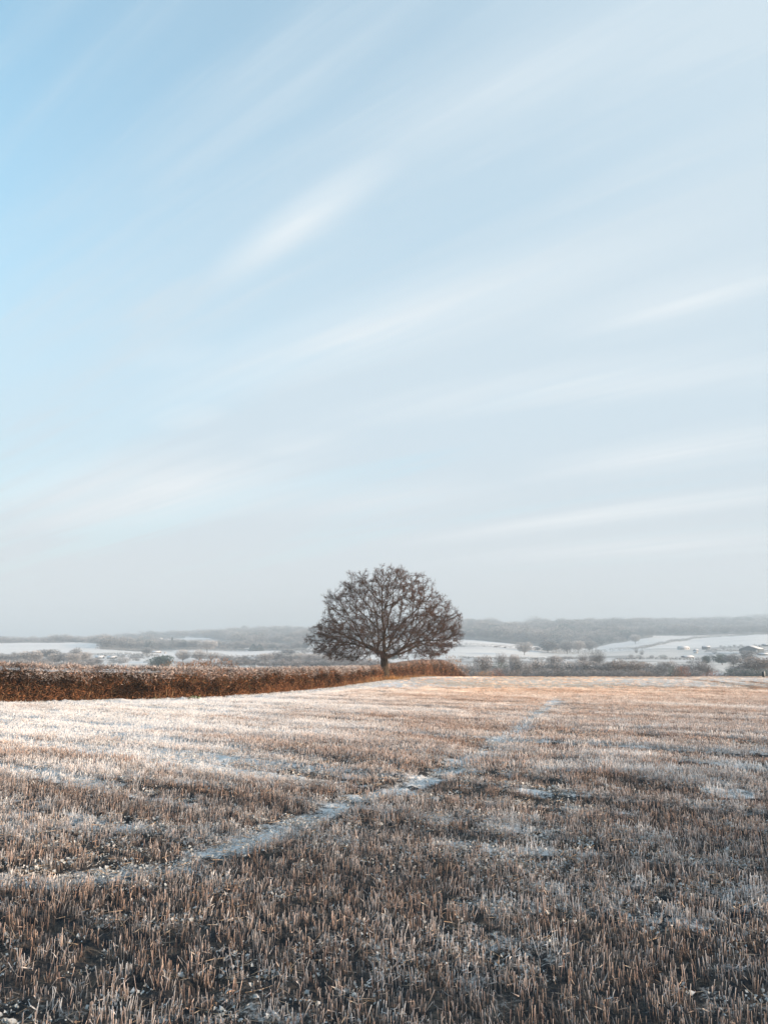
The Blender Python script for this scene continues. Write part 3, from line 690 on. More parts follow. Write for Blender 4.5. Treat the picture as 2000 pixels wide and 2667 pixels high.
# ------------------------------------------------------------------ the oak (space colonisation inside its outline)
def oak():
    r = np.random.default_rng(905); k = 87.8 / FX * 1.005
    outl = [(801, 1643), (836, 1622), (841, 1593), (844, 1566), (878, 1532), (915, 1497), (966, 1490), (1005, 1481), (1032, 1480), (1085, 1495), (1122, 1527),
            (1137, 1556), (1178, 1577), (1202, 1619), (1198, 1662), (1178, 1700), (1125, 1716), (1045, 1716), (1003, 1706), (944, 1702), (894, 1729), (860, 1722), (805, 1695)]
    O = np.array([((x - 1001) * k, (1771 - y) * k) for x, y in outl]); cen = np.array([0, 4.3])
    ang = np.arctan2(O[:, 1] - cen[1], O[:, 0] - cen[0]); rad = np.hypot(O[:, 0] - cen[0], O[:, 1] - cen[1])
    o = np.argsort(ang); ang, rad = ang[o], rad[o]; ang = np.r_[ang[-1] - 2 * pi, ang, ang[0] + 2 * pi]; rad = np.r_[rad[-1], rad, rad[0]]
    def R(p):
        q = p - np.array([0, 0, cen[1]]); hor = np.hypot(q[:, 0], q[:, 1]); el = np.arctan2(q[:, 2], hor)
        rr = np.interp(el, ang, rad); rl = np.interp(np.where(el >= 0, pi - el, -pi - el), ang, rad)
        w = .5 + .5 * q[:, 0] / np.maximum(hor, 1e-6); az = np.arctan2(q[:, 1], q[:, 0])
        lob = 1 + .14 * (fbm(az * 2.2 + 9, el * 3.2 + 5, 931, 2) - .55) * 2
        return (rl * (1 - w) + rr * w) * lob
    def make_attr(n):
        P = np.stack([r.uniform(-9.8, 9.8, n * 3), r.uniform(-8.6, 8.6, n * 3), r.uniform(1.2, 13.4, n * 3)], 1)
        q = P - np.array([0, 0, cen[1]]); f = np.linalg.norm(q * [1, 1.05, 1], axis=1) / R(P)
        ok = (f < 1) & (r.random(len(P)) < (.16 + .84 * ss(.45, .95, f)) * (.55 + .45 * ss(9, 4, P[:, 2]))) & ~((P[:, 2] < 3.7) & (np.hypot(P[:, 0], P[:, 1]) < 4.6))
        return P[ok]
    Aa = make_attr(7600)
    step = .26; nodes = [np.array([.02 * sin(i), .0, i * step]) for i in range(12)]; par = [-1] + list(range(11))
    nodes = list(nodes); gdir = [np.array([0, 0, 1.])] * len(nodes)
    NP = np.array(nodes); par = list(par); GD = np.array(gdir)
    best = np.full(len(Aa), 1e9); bi = np.zeros(len(Aa), int)
    def upd(start):
        nonlocal best, bi
        new = NP[start:]
        for c in range(0, len(new), 400):
            d = np.linalg.norm(Aa[:, None] - new[None, c:c + 400], axis=2); j = d.argmin(1); dm = d[np.arange(len(Aa)), j]; m = dm < best
            best = np.where(m, dm, best); bi = np.where(m, start + c + j, bi)
    upd(8); childc = {}
    for it in range(120):
        act = best < (9.5 if it < 22 else 3.2)
        if not act.any(): break
        dirs = {}
        src = bi[act]; vec = unit(Aa[act] - NP[src])
        u, inv = np.unique(src, return_inverse=True); sm = np.zeros((len(u), 3)); np.add.at(sm, inv, vec)
        newp, newpar, newd = [], [], []
        for a_, v in zip(u, sm):
            c = childc.get(a_, 0)
            if c >= 3: continue
            nl = np.linalg.norm(v)
            if nl < .05: v = r.normal(size=3)
            v = unit(v) + GD[a_] * 1.05 + r.normal(0, .20, 3); v = unit(v)
            newp.append(NP[a_] + v * step); newpar.append(a_); newd.append(v); childc[a_] = c + 1
        if not newp: break
        st = len(NP); NP = np.concatenate([NP, newp]); GD = np.concatenate([GD, newd]); par += list(newpar); upd(st)
        kill = best < .48; 
        if kill.any(): Aa = Aa[~kill]; best = best[~kill]; bi = bi[~kill]
        if len(Aa) < 20: break
    n = len(NP); par = np.array(par); w = np.zeros(n); hasch = np.zeros(n, bool); hasch[par[par >= 0]] = True
    w[~hasch] = 1.0
    for i in range(n - 1, 0, -1): w[par[i]] += w[i]
    rad_ = .0130 * w ** .475
    rad_ = np.minimum(rad_, .34)
    for i in range(1, n):
        if rad_[i] < .016: rad_[i] = .016
    print('oak nodes', n, 'tips', int((~hasch).sum()), 'base r', rad_[:14].round(2))
    root = empty('oak_tree', (TREE[0], TREE[1], float(height(TREE[0], TREE[1]))))
    tag(root, 'large bare spreading oak standing at the hedge in the middle of the view', 'tree')
    bark = bpy.data.materials.new('oak_bark'); bark.use_nodes = True; t = bark.node_tree; p = t.nodes['Principled BSDF']; p.inputs['Roughness'].default_value = .9
    p.inputs['Specular IOR Level'].default_value = .15
    g_ = N(t, 'ShaderNodeTexCoord'); mp = N(t, 'ShaderNodeMapping'); t.links.new(g_.outputs['Object'], mp.inputs[0]); mp.inputs['Scale'].default_value = (9, 9, 1.6)
    nn = N(t, 'ShaderNodeTexNoise'); t.links.new(mp.outputs[0], nn.inputs['Vector']); nn.inputs['Scale'].default_value = 1.6; nn.inputs['Detail'].default_value = 6
    t.links.new(mix_col(t, maprange(t, nn.outputs[0], .35, .65, 0, 1), (.022, .017, .013), (.10, .070, .045)), p.inputs['Base Color'])
    bp = N(t, 'ShaderNodeBump'); bp.inputs['Distance'].default_value = .05; t.links.new(nn.outputs[0], bp.inputs['Height']); t.links.new(bp.outputs[0], p.inputs['Normal'])
    # trunk: one lofted mesh with buttressed foot, ending inside the fork
    tz = np.linspace(-.3, 3.0, 24); kk = 28; th = np.arange(kk) * 2 * pi / kk; V = []
    for z in tz:
        base = .44 + .28 * math.exp(-max(z, 0) / .35) - .012 * z + .07 * max(0, z - 2.2)
        rr = base * (1 + .06 * np.cos(3 * th + 1 + z * .4) + .05 * np.cos(5 * th + 2) * math.exp(-max(z, 0) / .8) * 2 + .03 * np.cos(11 * th + z * 2))
        V.append(np.stack([rr * np.cos(th) + .03 * sin(z * 1.5), rr * np.sin(th), np.full(kk, z)], 1))
    V = np.concatenate(V); i, j = np.meshgrid(np.arange(23), np.arange(kk), indexing='ij'); j2 = (j + 1) % kk
    F4 = np.stack([i * kk + j, i * kk + j2, (i + 1) * kk + j2, (i + 1) * kk + j], -1).reshape(-1, 4)
    link('trunk', mesh('trunk', V, None, F4, None, (bark,), True), root)
    # limbs and branches
    idx = np.arange(9, n); A = NP[par[idx]]; B = NP[idx]; ra = rad_[par[idx]]; rb = rad_[idx]; ra = np.minimum(ra, rb * 1.35 + .01)
    big = rb > .035; a = Acc(); a2 = Acc()
    V, F4 = tubes(A[big] - (B[big] - A[big]) * .12, B[big], ra[big], rb[big], 8); a.add(V, None, F4, (.1, .07, .05))
    V, F4 = tubes(A[~big], B[~big], ra[~big], rb[~big], 4); a.add(V, None, F4, (.1, .07, .05))
    link('limbs', mesh('limbs', np.concatenate(a.V), None, np.concatenate(a.F4), None, (bark,), True), root)
    # twigs: sprays on every thin node
    thin = np.where((rad_ < .030) & (np.arange(n) > 12))[0]
    m = np.repeat(thin, 2); tips = np.where(~hasch)[0]; m = np.concatenate([m, np.repeat(tips, 4)]); q = len(m)
    d1 = unit(GD[m] * .9 + unit(NP[m] - [0, 0, 4.0]) * .5 + r.normal(0, .60, (q, 3))); L1 = r.uniform(.22, .62, q); P1 = NP[m] + (NP[par[m]] - NP[m]) * r.random((q, 1))
    mid = P1 + d1 * L1[:, None] * .5 + r.normal(0, .05, (q, 3)); E = mid + unit(d1 + r.normal(0, .45, (q, 3))) * L1[:, None] * .5
    tw = Acc(); r1 = np.full(q, .0095)
    V, F4 = tubes(P1, mid, r1, r1 * .8, 3); tw.add(V, None, F4, (.04, .027, .02)); V, F4 = tubes(mid, E, r1 * .8, r1 * .6, 3); tw.add(V, None, F4, (.045, .03, .024))
    mm = np.repeat(np.arange(q), 5); P2 = np.where(r.random((len(mm), 1)) < .5, mid[mm], P1[mm] + (E - P1)[mm] * .8); d2 = unit(d1[mm] + r.normal(0, .7, (len(mm), 3)))
    L2 = r.uniform(.12, .36, len(mm)); r2 = np.full(len(mm), .0070); cw = (.080, .043, .030)
    V, F4 = tubes(P2, P2 + d2 * L2[:, None], r2, r2 * .6, 3); tw.add(V, None, F4, cw)
    o = link('twigs', tw.mesh('twigs', mat_vcol('oak_twig', .8, .6, .25)), root)
    # a few dead leaves kept on the sunny side and in clusters inside
    cl = np.array([[5.5, -1, 4.0], [7.2, 0, 4.2], [3.2, -2, 9.5], [4.8, -1, 8.2], [6.2, 1, 5.6], [5.2, 0, 2.9], [.6, -1, 5.6], [-1.8, -1, 3.6], [-1.6, -2, 3.3], [.5, -1.5, 7.5], [2.3, 0, 11], [-1.5, 0, 8], [7.6, -1, 3.4], [2.5, -2, 3.6], [.2, -1.5, 3.6]])
    allt = np.concatenate([E, P2]); dmin = np.min(np.linalg.norm(allt[:, None] - cl[None], axis=2) / np.array([2.4, 1.8, 1.7, 2, 2, 1.7, 1.1, 1.0, .8, 1.1, 1.4, 1.1, 1.5, 1.0, .7])[None], axis=1)
    pr_ = np.exp(-dmin ** 2 * 1.2) * .50 + .025 + .07 * (allt[:, 0] > 2); kk_ = r.random(len(allt)) < pr_; P = allt[kk_]; q = len(P)
    lc = np.array([[.19, .07, .04], [.15, .055, .03], [.22, .10, .05], [.11, .06, .03]])[r.integers(0, 4, q)] * r.uniform(.7, 1.3, (q, 1))
    lv = Acc(); lv.add(*blades(P, r.normal(size=(q, 3)), r.uniform(.07, .13, q), r.uniform(.035, .06, q), lc, lc * 1.2, .3, r))
    link('leaves', lv.mesh('leaves', M_leaf), root)
    print('twigs', len(mm) , 'leaves', q)
oak()

# ------------------------------------------------------------------ valley trees
M_far = mat_vcol('frosted_crown', .9, None, 0, .12)
M_barkfar = mat_vcol('far_bark', .9, None, 0)
def crown_mesh(name, seed, kind, n=1500, dark=None, tip=None):
    """unit-height tree (1 m) crown; kinds: round, tall, bush, airy, conifer, ivy"""
    r = np.random.default_rng(seed); lob = r.normal(size=(9, 3)); lob[:, 2] = np.abs(lob[:, 2]) * .8; lob = unit(lob)
    q = unit(r.normal(size=(n, 3))); f = r.random(n) ** (1 / 2.4 if kind != 'airy' else 1 / 1.7)
    bump = .74 + .36 * np.max(np.clip((q @ lob.T - .72) / .28, 0, 1) ** .8, axis=1)
    if kind == 'conifer':
        z = r.random(n) ** 1.3; rr = (1 - z) * .24 * (.75 + .4 * r.random(n)) ; an = r.uniform(0, 6.28, n)
        P = np.stack([rr * np.cos(an), rr * np.sin(an), .06 + z * .92], 1); D = np.stack([np.cos(an), np.sin(an), np.full(n, -.25)], 1) + r.normal(0, .3, (n, 3)); L = .07; q = unit(D); f = np.full(n, .9)
    else:
        rx, rz, cz = dict(round=(.50, .43, .56), tall=(.34, .45, .54), bush=(.72, .60, .38), airy=(.42, .44, .56), ivy=(.40, .48, .50), low=(1.0, .55, .42))[kind]
        P = q * (f * bump)[:, None] * [rx, rx, rz] + [0, 0, cz]; k = P[:, 2] > .03; P, q, f = P[k], q[k], f[k]; n = len(P)
        D = unit(q * .9 + r.normal(0, .55, (n, 3)) + [0, 0, .35]); L = r.uniform(.06, .13, n) * (.9 if kind != 'airy' else 1.1)
    if kind == 'airy': Wd = r.uniform(.006, .010, n)
    elif kind in ('ivy', 'conifer'): Wd = r.uniform(.025, .045, n)
    else: Wd = r.uniform(.012, .022, n)
    dark = np.array(dark if dark is not None else (.13, .115, .105)); tip = np.array(tip if tip is not None else (.62, .575, .57))
    k = (ss(.45, 1.0, f) * (.45 + .55 * ss(-.3, .8, q[:, 2])))[:, None] * r.uniform(.5, 1.1, (n, 1))  # frost on outer twigs; pale tops and dark undersides are painted light
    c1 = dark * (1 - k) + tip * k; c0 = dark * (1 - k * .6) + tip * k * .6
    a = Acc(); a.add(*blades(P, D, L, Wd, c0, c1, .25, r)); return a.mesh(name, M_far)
def trunk_mesh(name, seed, kind):
    r = np.random.default_rng(seed); A = [[0, 0, -.08]]; B = [[.005, 0, .30]]; ra = [.022]; rb = [.015]
    if kind == 'conifer': B = [[0, 0, .95]]; rb = [.003]
    elif kind in ('bush', 'low'):
        for i in range(7):
            an = r.uniform(0, 6.28); e = r.uniform(.2, .4); A.append([0, 0, 0]); B.append([cos(an) * e, sin(an) * e, r.uniform(.3, .6)]); ra.append(.012); rb.append(.005)
    else:
        for i in range(11):
            an = r.uniform(0, 6.28); e = r.uniform(.12, .36); z = r.uniform(.16, .34); m = [cos(an) * e * .5, sin(an) * e * .5, z + .18]; A.append([0, 0, z]); B.append(m); ra.append(.012); rb.append(.008)
            for j in range(3):
                A.append(m); B.append([cos(an + r.normal() * .6) * e, sin(an + r.normal() * .6) * e, r.uniform(.5, .92)]); ra.append(.007); rb.append(.002)
    V, F4 = tubes(np.array(A, float), np.array(B, float), np.array(ra), np.array(rb), 5); a = Acc(); a.add(V, None, F4, (.12, .10, .09)); return a.mesh(name, M_barkfar)
PROT = {}
def proto(kind, var, pal):
    key = (kind, var, pal)
    if key not in PROT:
        cols_ = dict(frost=None, brown=((.10, .08, .07), (.48, .41, .37)), rust=((.14, .07, .045), (.42, .20, .14)), green=((.035, .055, .045), (.13, .19, .17)),
                     grey=((.09, .09, .095), (.43, .43, .44)), orange=((.16, .09, .05), (.52, .33, .2)), pale=((.2, .18, .17), (.74, .70, .69)), willow=((.14, .085, .055), (.33, .19, .12)))[pal]
        d, t = cols_ if cols_ else (None, None)
        nn = dict(round=1900, tall=1600, bush=1500, airy=1300, conifer=900, ivy=1300, low=1700)[kind]
        sd = abs(hash_str(kind + pal)) % 9000 + var * 37
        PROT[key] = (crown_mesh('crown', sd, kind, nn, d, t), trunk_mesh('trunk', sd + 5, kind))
    return PROT[key]
def hash_str(s):
    h = 7
    for ch in s: h = (h * 31 + ord(ch)) % 100003
    return h
def tree(name, px, D, hpx, kind, pal, var, label, group=None, cat='tree', wide=1.0, sink=0.0):
    """hpx: total height in photo pixels at that distance"""
    X, Y, Z = at(px, D); h = hpx / FE * D
    o = empty(name, (X, Y, Z - sink), (px * 1.7) % 6.28); o.scale = (h * wide, h * wide, h)
    cm, tm = proto(kind, var, pal); link('crown', cm, o); link('trunk', tm, o)
    return tag(o, label, cat, group)
def ty(px, D, top): return top_to_h(px, D, top)
def top_to_h(px, D, ytop):
    """height in px so that the tree top reaches photo row ytop"""
    X, Y, Z = at(px, D); ybase = 1680 - (Z - EYE) / D * FE; return max(ybase - ytop, 4)
B1 = 'frosted trees of the belt beyond the field brow'
def belt(name, px, D, top, wpx, kind, pal, var, label, group=B1, cat='tree'):
    h = top_to_h(px, D, top); base_w = dict(round=1.02, tall=.70, bush=1.45, airy=.85, conifer=.45, ivy=.8, low=2.0)[kind]
    return tree(name, px, D, h, kind, pal, var, label, group, cat, wide=max(.5, min(2.9, 1.5 * wpx / (h * base_w))))
# --- right of the oak
belt('bracken_bush', 1172, 152, 1708, 62, 'low', 'orange', 0, 'orange brown bush just past the end of the hedge on the brow', None, 'bush')
belt('bare_tree', 1258, 330, 1705, 36, 'round', 'frost', 0, 'rounded bare tree standing first beyond the right end of the hedge')
belt('shrub', 1222, 300, 1722, 46, 'bush', 'grey', 1, 'grey shrub between the hedge end and the first rounded bare tree', B1, 'shrub')
belt('shrub', 1257, 200, 1741, 44, 'low', 'orange', 1, 'low orange scrub on the brow under the first rounded bare tree', B1, 'shrub')
belt('shrub', 1293, 205, 1742, 26, 'low', 'rust', 0, 'small rusty scrub on the brow just right of the orange scrub', B1, 'shrub')
belt('shrub', 1338, 215, 1743, 34, 'low', 'brown', 0, 'low brown scrub on the brow below the small tree with a visible trunk', B1, 'shrub')
belt('bare_tree', 1304, 470, 1699, 28, 'airy', 'frost', 1, 'small bare tree with open crown and visible trunk in the white field')
belt('shrub', 1300, 380, 1722, 30, 'bush', 'green', 0, 'bluish evergreen shrub under the small open-crowned tree', B1, 'shrub')
belt('shrub', 1322, 390, 1719, 26, 'bush', 'grey', 2, 'grey shrub against the right side of the bluish evergreen shrub', B1, 'shrub')
belt('bare_tree', 1338, 450, 1703, 22, 'round', 'frost', 2, 'slim frosted tree next right of the small open-crowned tree')
belt('bare_tree', 1347, 340, 1717, 34, 'round', 'grey', 0, 'broad grey crown below the slim frosted tree')
belt('shrub', 1372, 320, 1727, 30, 'bush', 'frost', 3, 'dome shaped frosted shrub between two rounded crowns of the belt', B1, 'shrub')
belt('bare_tree', 1393, 350, 1718, 46, 'round', 'frost', 1, 'wide rounded frosted crown, left of the tallest dome in the belt')
belt('bare_tree', 1442, 430, 1707, 32, 'round', 'frost', 3, 'tallest domed frosted tree in the middle of the right-hand belt')
belt('bare_tree', 1438, 340, 1724, 44, 'round', 'grey', 2, 'grey crown in front of the tallest domed tree')
belt('bare_tree', 1482, 350, 1722, 44, 'round', 'pale', 0, 'pale rounded crown next right of the tallest domed tree')
belt('bare_tree', 1518, 470, 1701, 30, 'airy', 'frost', 3, 'thin wispy tree behind the pale twin domes')
belt('bare_tree', 1543, 480, 1703, 20, 'airy', 'grey', 0, 'dark wispy tree, left neighbour of the tall bare tree with upright twigs')
belt('bare_tree', 1557, 460, 1691, 30, 'airy', 'grey', 1, 'tall bare tree with upright twigs rising over the belt')
belt('bare_tree', 1524, 350, 1719, 48, 'round', 'frost', 2, 'broad frosted dome below the thin wispy tree')
belt('bare_tree', 1568, 350, 1727, 36, 'round', 'grey', 3, 'lower grey dome under the tall bare tree with upright twigs')
belt('bare_tree', 1600, 340, 1717, 48, 'round', 'brown', 0, 'brownish dome, left half of a pair of joined crowns')
belt('bare_tree', 1638, 345, 1720, 50, 'round', 'brown', 1, 'brownish dome, right half of a pair of joined crowns')
belt('bare_tree', 1672, 360, 1722, 38, 'round', 'brown', 2, 'smaller brownish crown right of the joined pair')
belt('bare_tree', 1708, 330, 1730, 44, 'round', 'grey', 1, 'dark grey crown left of the red brown bush')
belt('bare_tree', 1734, 390, 1720, 38, 'round', 'frost', 0, 'frosted crown peeping over the dark grey crown left of the red brown bush')
belt('shrub', 1752, 235, 1736, 34, 'bush', 'green', 1, 'dark evergreen bush touching the left side of the red brown bush', B1, 'shrub')
belt('shrub', 1772, 230, 1733, 36, 'bush', 'rust', 1, 'red brown leafy bush sitting on the brow', None, 'bush')
belt('bare_tree', 1812, 330, 1716, 42, 'airy', 'grey', 2, 'open bare tree just right of the red brown bush')
belt('bare_tree', 1835, 340, 1722, 34, 'airy', 'brown', 3, 'brown bare tree leaning on the open bare tree')
belt('shrub', 1850, 210, 1748, 60, 'low', 'rust', 2, 'low russet scrub along the brow right of the open bare tree', B1, 'shrub')
belt('evergreen_tree', 1836, 560, 1706, 18, 'ivy', 'green', 0, 'dark narrow evergreen left of the pair of dark green bushes below the barn', B1)
belt('evergreen_tree', 1877, 560, 1704, 32, 'ivy', 'green', 1, 'wide dark green tree below and left of the barn', B1)
belt('bare_tree', 1906, 520, 1702, 34, 'round', 'grey', 1, 'grey rounded tree right of the wide dark green tree')
belt('bare_tree', 1944, 560, 1693, 30, 'round', 'grey', 0, 'grey tree directly under the barn gable')
belt('bare_tree', 1960, 370, 1710, 80, 'round', 'brown', 1, 'largest brown domed tree of the belt, near the right edge')
belt('bare_tree', 1998, 380, 1718, 50, 'round', 'willow', 0, 'reddish brown dome cut by the right edge of the photo')
belt('evergreen_tree', 1905, 330, 1738, 54, 'bush', 'green', 0, 'dark green low tree at the left foot of the largest brown dome', B1)
belt('evergreen_tree', 1962, 300, 1742, 70, 'bush', 'green', 1, 'dark green low tree in front of the largest brown dome', B1)
belt('evergreen_tree', 2010, 310, 1738, 50, 'bush', 'green', 0, 'dark green low tree at the right edge on the brow', B1)
belt('shrub', 1410, 300, 1738, 50, 'low', 'grey', 0, 'low grey scrub at the brow under the wide rounded crown', B1, 'shrub')
belt('shrub', 1500, 300, 1740, 60, 'low', 'grey', 1, 'low grey scrub at the brow under the pale rounded crown', B1, 'shrub')
belt('shrub', 1590, 300, 1741, 60, 'low', 'grey', 2, 'low grey scrub at the brow under the joined brownish pair', B1, 'shrub')
belt('shrub', 1670, 300, 1742, 50, 'low', 'brown', 3, 'low brown scrub at the brow left of the dark grey crown', B1, 'shrub')
# field shrubs in a line
G2 = 'round shrubs dotted over the white valley field'
for px, D, top, w, pal, lab in [(1642, 740, 1702, 11, 'grey', 'first from the left in the row of small shrubs in the white field'), (1664, 740, 1704, 14, 'grey', 'second from the left in the row of small shrubs in the white field'),
        (1695, 740, 1705, 11, 'grey', 'third from the left in the row of small shrubs in the white field'), (1725, 740, 1705, 18, 'green', 'green shrub at the right end of the row in the white field'),
        (1670, 880, 1690, 9, 'grey', 'small shrub higher in the field above the row, lower of two'), (1656, 960, 1683, 8, 'grey', 'tiny shrub near the wood edge, higher of two in the field')]:
    belt('shrub', px, D, top, w, 'bush', pal, 1, lab, G2, 'shrub')
G3 = 'hedgerow trees between the two white fields right of the oak'
for px, D, top, w, kind, pal, lab in [(1196, 1040, 1677, 20, 'round', 'grey', 'lone round tree on the field hedge nearest the oak'), (1292, 1020, 1682, 14, 'round', 'pale', 'small pale tree on the field hedge'),
        (1315, 1020, 1684, 8, 'tall', 'grey', 'narrow upright tree on the field hedge'), (1365, 860, 1672, 36, 'round', 'pale', 'big pale frosted tree breaking the field hedge'),
        (1398, 1000, 1684, 12, 'round', 'grey', 'little grey tree right of the big pale frosted tree'), (1426, 980, 1665, 34, 'ivy', 'grey', 'big dark rounded tree at the corner of the white field'),
        (1448, 990, 1675, 20, 'round', 'grey', 'grey tree touching the right of the big dark rounded tree'), (1476, 960, 1670, 34, 'round', 'grey', 'spreading grey tree, last before the wood edge'),
        (1505, 1000, 1668, 26, 'round', 'pale', 'pale tree leaning into the wood edge'), (1535, 1080, 1668, 30, 'round', 'grey', 'grey tree at the wood corner above the white field'),
        (1655, 1330, 1652, 22, 'round', 'pale', 'pale tree at the wood edge above the two tiny shrubs'), (1890, 1700, 1639, 16, 'ivy', 'green', 'dark green tree standing in the bright strip field'),
        (1842, 1750, 1645, 11, 'round', 'grey', 'smaller grey tree left of the dark green tree in the bright strip field'), (1832, 2500, 1608, 14, 'tall', 'green', 'tallest tree poking up from the far wood skyline on the right'),
        (1993, 2300, 1614, 14, 'round', 'grey', 'dark tree on the far wood skyline at the right edge')]:
    belt('bare_tree', px, D, top, w, kind, pal, 0, lab, G3)
# --- left of the oak
B3 = 'frosted trees behind the clipped hedge'
for i, (px, D, top, w, kind, pal, lab) in enumerate([
        (12, 620, 1703, 40, 'round', 'grey', 'grey dome cut by the left edge of the photo'), (45, 640, 1700, 30, 'round', 'grey', 'second grey dome from the left edge'),
        (72, 600, 1696, 32, 'tall', 'pale', 'pale upright tree, leftmost of the tall pair in the left belt'), (92, 600, 1694, 32, 'tall', 'pale', 'pale upright tree, rightmost of the tall pair in the left belt'),
        (128, 760, 1690, 40, 'ivy', 'grey', 'wide dark tree with a flat dome on the white hill foot'), (145, 620, 1702, 30, 'round', 'pale', 'pale dome in front of the wide dark tree'),
        (168, 620, 1699, 26, 'round', 'grey', 'small grey crown between two pale domes of the left belt'), (200, 700, 1687, 24, 'round', 'grey', 'tallest grey crown of the left belt'),
        (192, 600, 1702, 34, 'round', 'pale', 'pale crown under the tallest grey crown of the left belt'), (222, 620, 1697, 30, 'round', 'pale', 'pale crown next right of the tallest grey crown'),
        (246, 560, 1711, 36, 'bush', 'grey', 'low grey tree ending the left belt'), (300, 640, 1709, 34, 'bush', 'grey', 'round grey bush alone in the white field behind the hedge'),
        (326, 640, 1710, 26, 'bush', 'pale', 'pale bush right of the round grey bush'), (356, 760, 1704, 34, 'bush', 'grey', 'grey thicket beside the pale bush'),
        (383, 900, 1686, 20, 'ivy', 'grey', 'dark round tree standing at the edge of the white field'), (424, 480, 1705, 40, 'ivy', 'green', 'dark blue green evergreen left of the brown willows'),
        (410, 560, 1716, 36, 'bush', 'green', 'low evergreen spreading left of the dark blue green tree'), (478, 640, 1692, 30, 'round', 'pale', 'pale tree rising over the left brown willow'),
        (508, 800, 1702, 12, 'conifer', 'green', 'small dark conifer between the pale trees over the willows'), (520, 640, 1693, 30, 'round', 'pale', 'pale round tree above the middle of the brown willows'),
        (552, 640, 1697, 34, 'airy', 'pale', 'pale airy tree above the right brown willow'), (590, 620, 1707, 30, 'round', 'grey', 'grey tree at the right shoulder of the brown willows'),
        (632, 600, 1709, 40, 'round', 'grey', 'round grey tree first right of the brown willows'), (664, 580, 1716, 26, 'ivy', 'grey', 'small dark tree between two grey crowns'),
        (692, 600, 1701, 36, 'round', 'pale', 'pale crown midway between the willows and the oak'), (722, 620, 1697, 36, 'round', 'grey', 'grey crown right of the pale crown midway to the oak'),
        (752, 600, 1705, 36, 'round', 'grey', 'darker grey crown, third before the oak twigs'), (752, 900, 1690, 34, 'ivy', 'grey', 'dark tree higher up the slope left of the oak'),
        (782, 620, 1702, 38, 'round', 'pale', 'pale crown, second before the oak twigs'), (812, 600, 1702, 40, 'round', 'pale', 'pale crown just at the left tips of the oak'),
        (848, 600, 1704, 36, 'round', 'pale', 'pale crown seen through the lower left oak twigs'), (885, 640, 1712, 30, 'round', 'grey', 'grey crown behind the left oak branches'),
        (915, 700, 1706, 50, 'ivy', 'green', 'dark evergreen behind the oak, left of the trunk'), (1022, 760, 1702, 30, 'ivy', 'green', 'dark evergreen behind the oak, right of the trunk'),
        (968, 560, 1726, 26, 'bush', 'grey', 'small grey bush just left of the oak trunk'), (1018, 560, 1724, 22, 'bush', 'grey', 'small grey bush just right of the oak trunk'),
        (1112, 560, 1716, 50, 'bush', 'grey', 'dark bush behind the hedge under the right oak boughs'),
        (448, 1300, 1659, 9, 'conifer', 'green', 'tall dark conifer spike standing above the middle wood'), (660, 1130, 1676, 14, 'conifer', 'green', 'left of two teal conifers at the top of the white field'),
        (676, 1130, 1677, 14, 'conifer', 'green', 'right of two teal conifers at the top of the white field'),
        (540, 1050, 1667, 38, 'round', 'pale', 'big pale domed tree at the top of the white field behind the willows'), (505, 1150, 1666, 26, 'round', 'grey', 'grey tree left of the big pale domed tree on the field top')]):
    belt('conifer_tree' if kind == 'conifer' else ('evergreen_tree' if pal == 'green' else 'bare_tree'), px, D, top, w, kind, pal, i % 3, lab, B3)
belt('willow_bush', 482, 62, 1714, 90, 'low', 'willow', 0, 'smaller brown twiggy willow bush behind the clipped hedge', None, 'bush')
belt('willow_bush', 562, 64, 1711, 110, 'low', 'willow', 1, 'larger brown twiggy willow bush behind the clipped hedge', None, 'bush')
belt('willow_bush', 520, 70, 1717, 70, 'low', 'willow', 2, 'lowest willow bush, filling the gap between the two larger brown ones', None, 'bush')

# field hedges in the valley
def valley_hedge(pts, h, label, seed, dens=2.2, dark=(.12, .11, .10), tip=(.36, .35, .35)):
    P = spline([at(*p)[:2] for p in pts], 60); sg = np.linalg.norm(np.diff(P, axis=0), axis=1); cu = np.r_[0, np.cumsum(sg)]; r = np.random.default_rng(seed)
    n = int(cu[-1] * dens * 4); s = r.uniform(0, cu[-1], n); x = np.interp(s, cu, P[:, 0]) + r.normal(0, 1.2, n); y = np.interp(s, cu, P[:, 1]) + r.normal(0, 1.2, n)
    hh = h * (.5 + 1.0 * fbm(s * .05, s * 0, seed, 3)); v = r.random(n) ** .7; z = height(x, y) + hh * v
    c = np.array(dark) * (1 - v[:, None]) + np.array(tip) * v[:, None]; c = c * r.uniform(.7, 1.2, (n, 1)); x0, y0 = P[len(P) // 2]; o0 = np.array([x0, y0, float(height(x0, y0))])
    a = Acc(); a.add(*blades(np.stack([x, y, z], 1) - o0, np.stack([r.normal(0, 1, n), r.normal(0, 1, n), r.uniform(.2, 1.2, n)], 1), r.uniform(.8, 1.7, n), r.uniform(.3, .55, n), c, c * 1.1, .3, r))
    o = link('field_hedge', a.mesh('field_hedge', M_far)); o.location = o0; tag(o, label, 'hedge', 'field hedges in the valley')
valley_hedge([(1150, 1030), (1300, 1020), (1420, 1000), (1500, 940), (1560, 900)], 4.5, 'hedge dividing the two white fields right of the oak', 701)
valley_hedge([(1520, 1120), (1650, 1130), (1720, 1260), (1850, 1500), (2050, 1690)], 4, 'dark hedge line along the wood edge above the large white field', 702)
valley_hedge([(1600, 720), (1720, 715), (1800, 700)], 1.6, 'thin hedge under the row of small shrubs', 703)
valley_hedge([(180, 880), (300, 860), (420, 820)], 3.0, 'hedge below the white fields left of the willows', 704)
valley_hedge([(250, 1010), (330, 1015), (400, 1030)], 3.0, 'hedge on the top edge of the white field under the middle wood', 705)
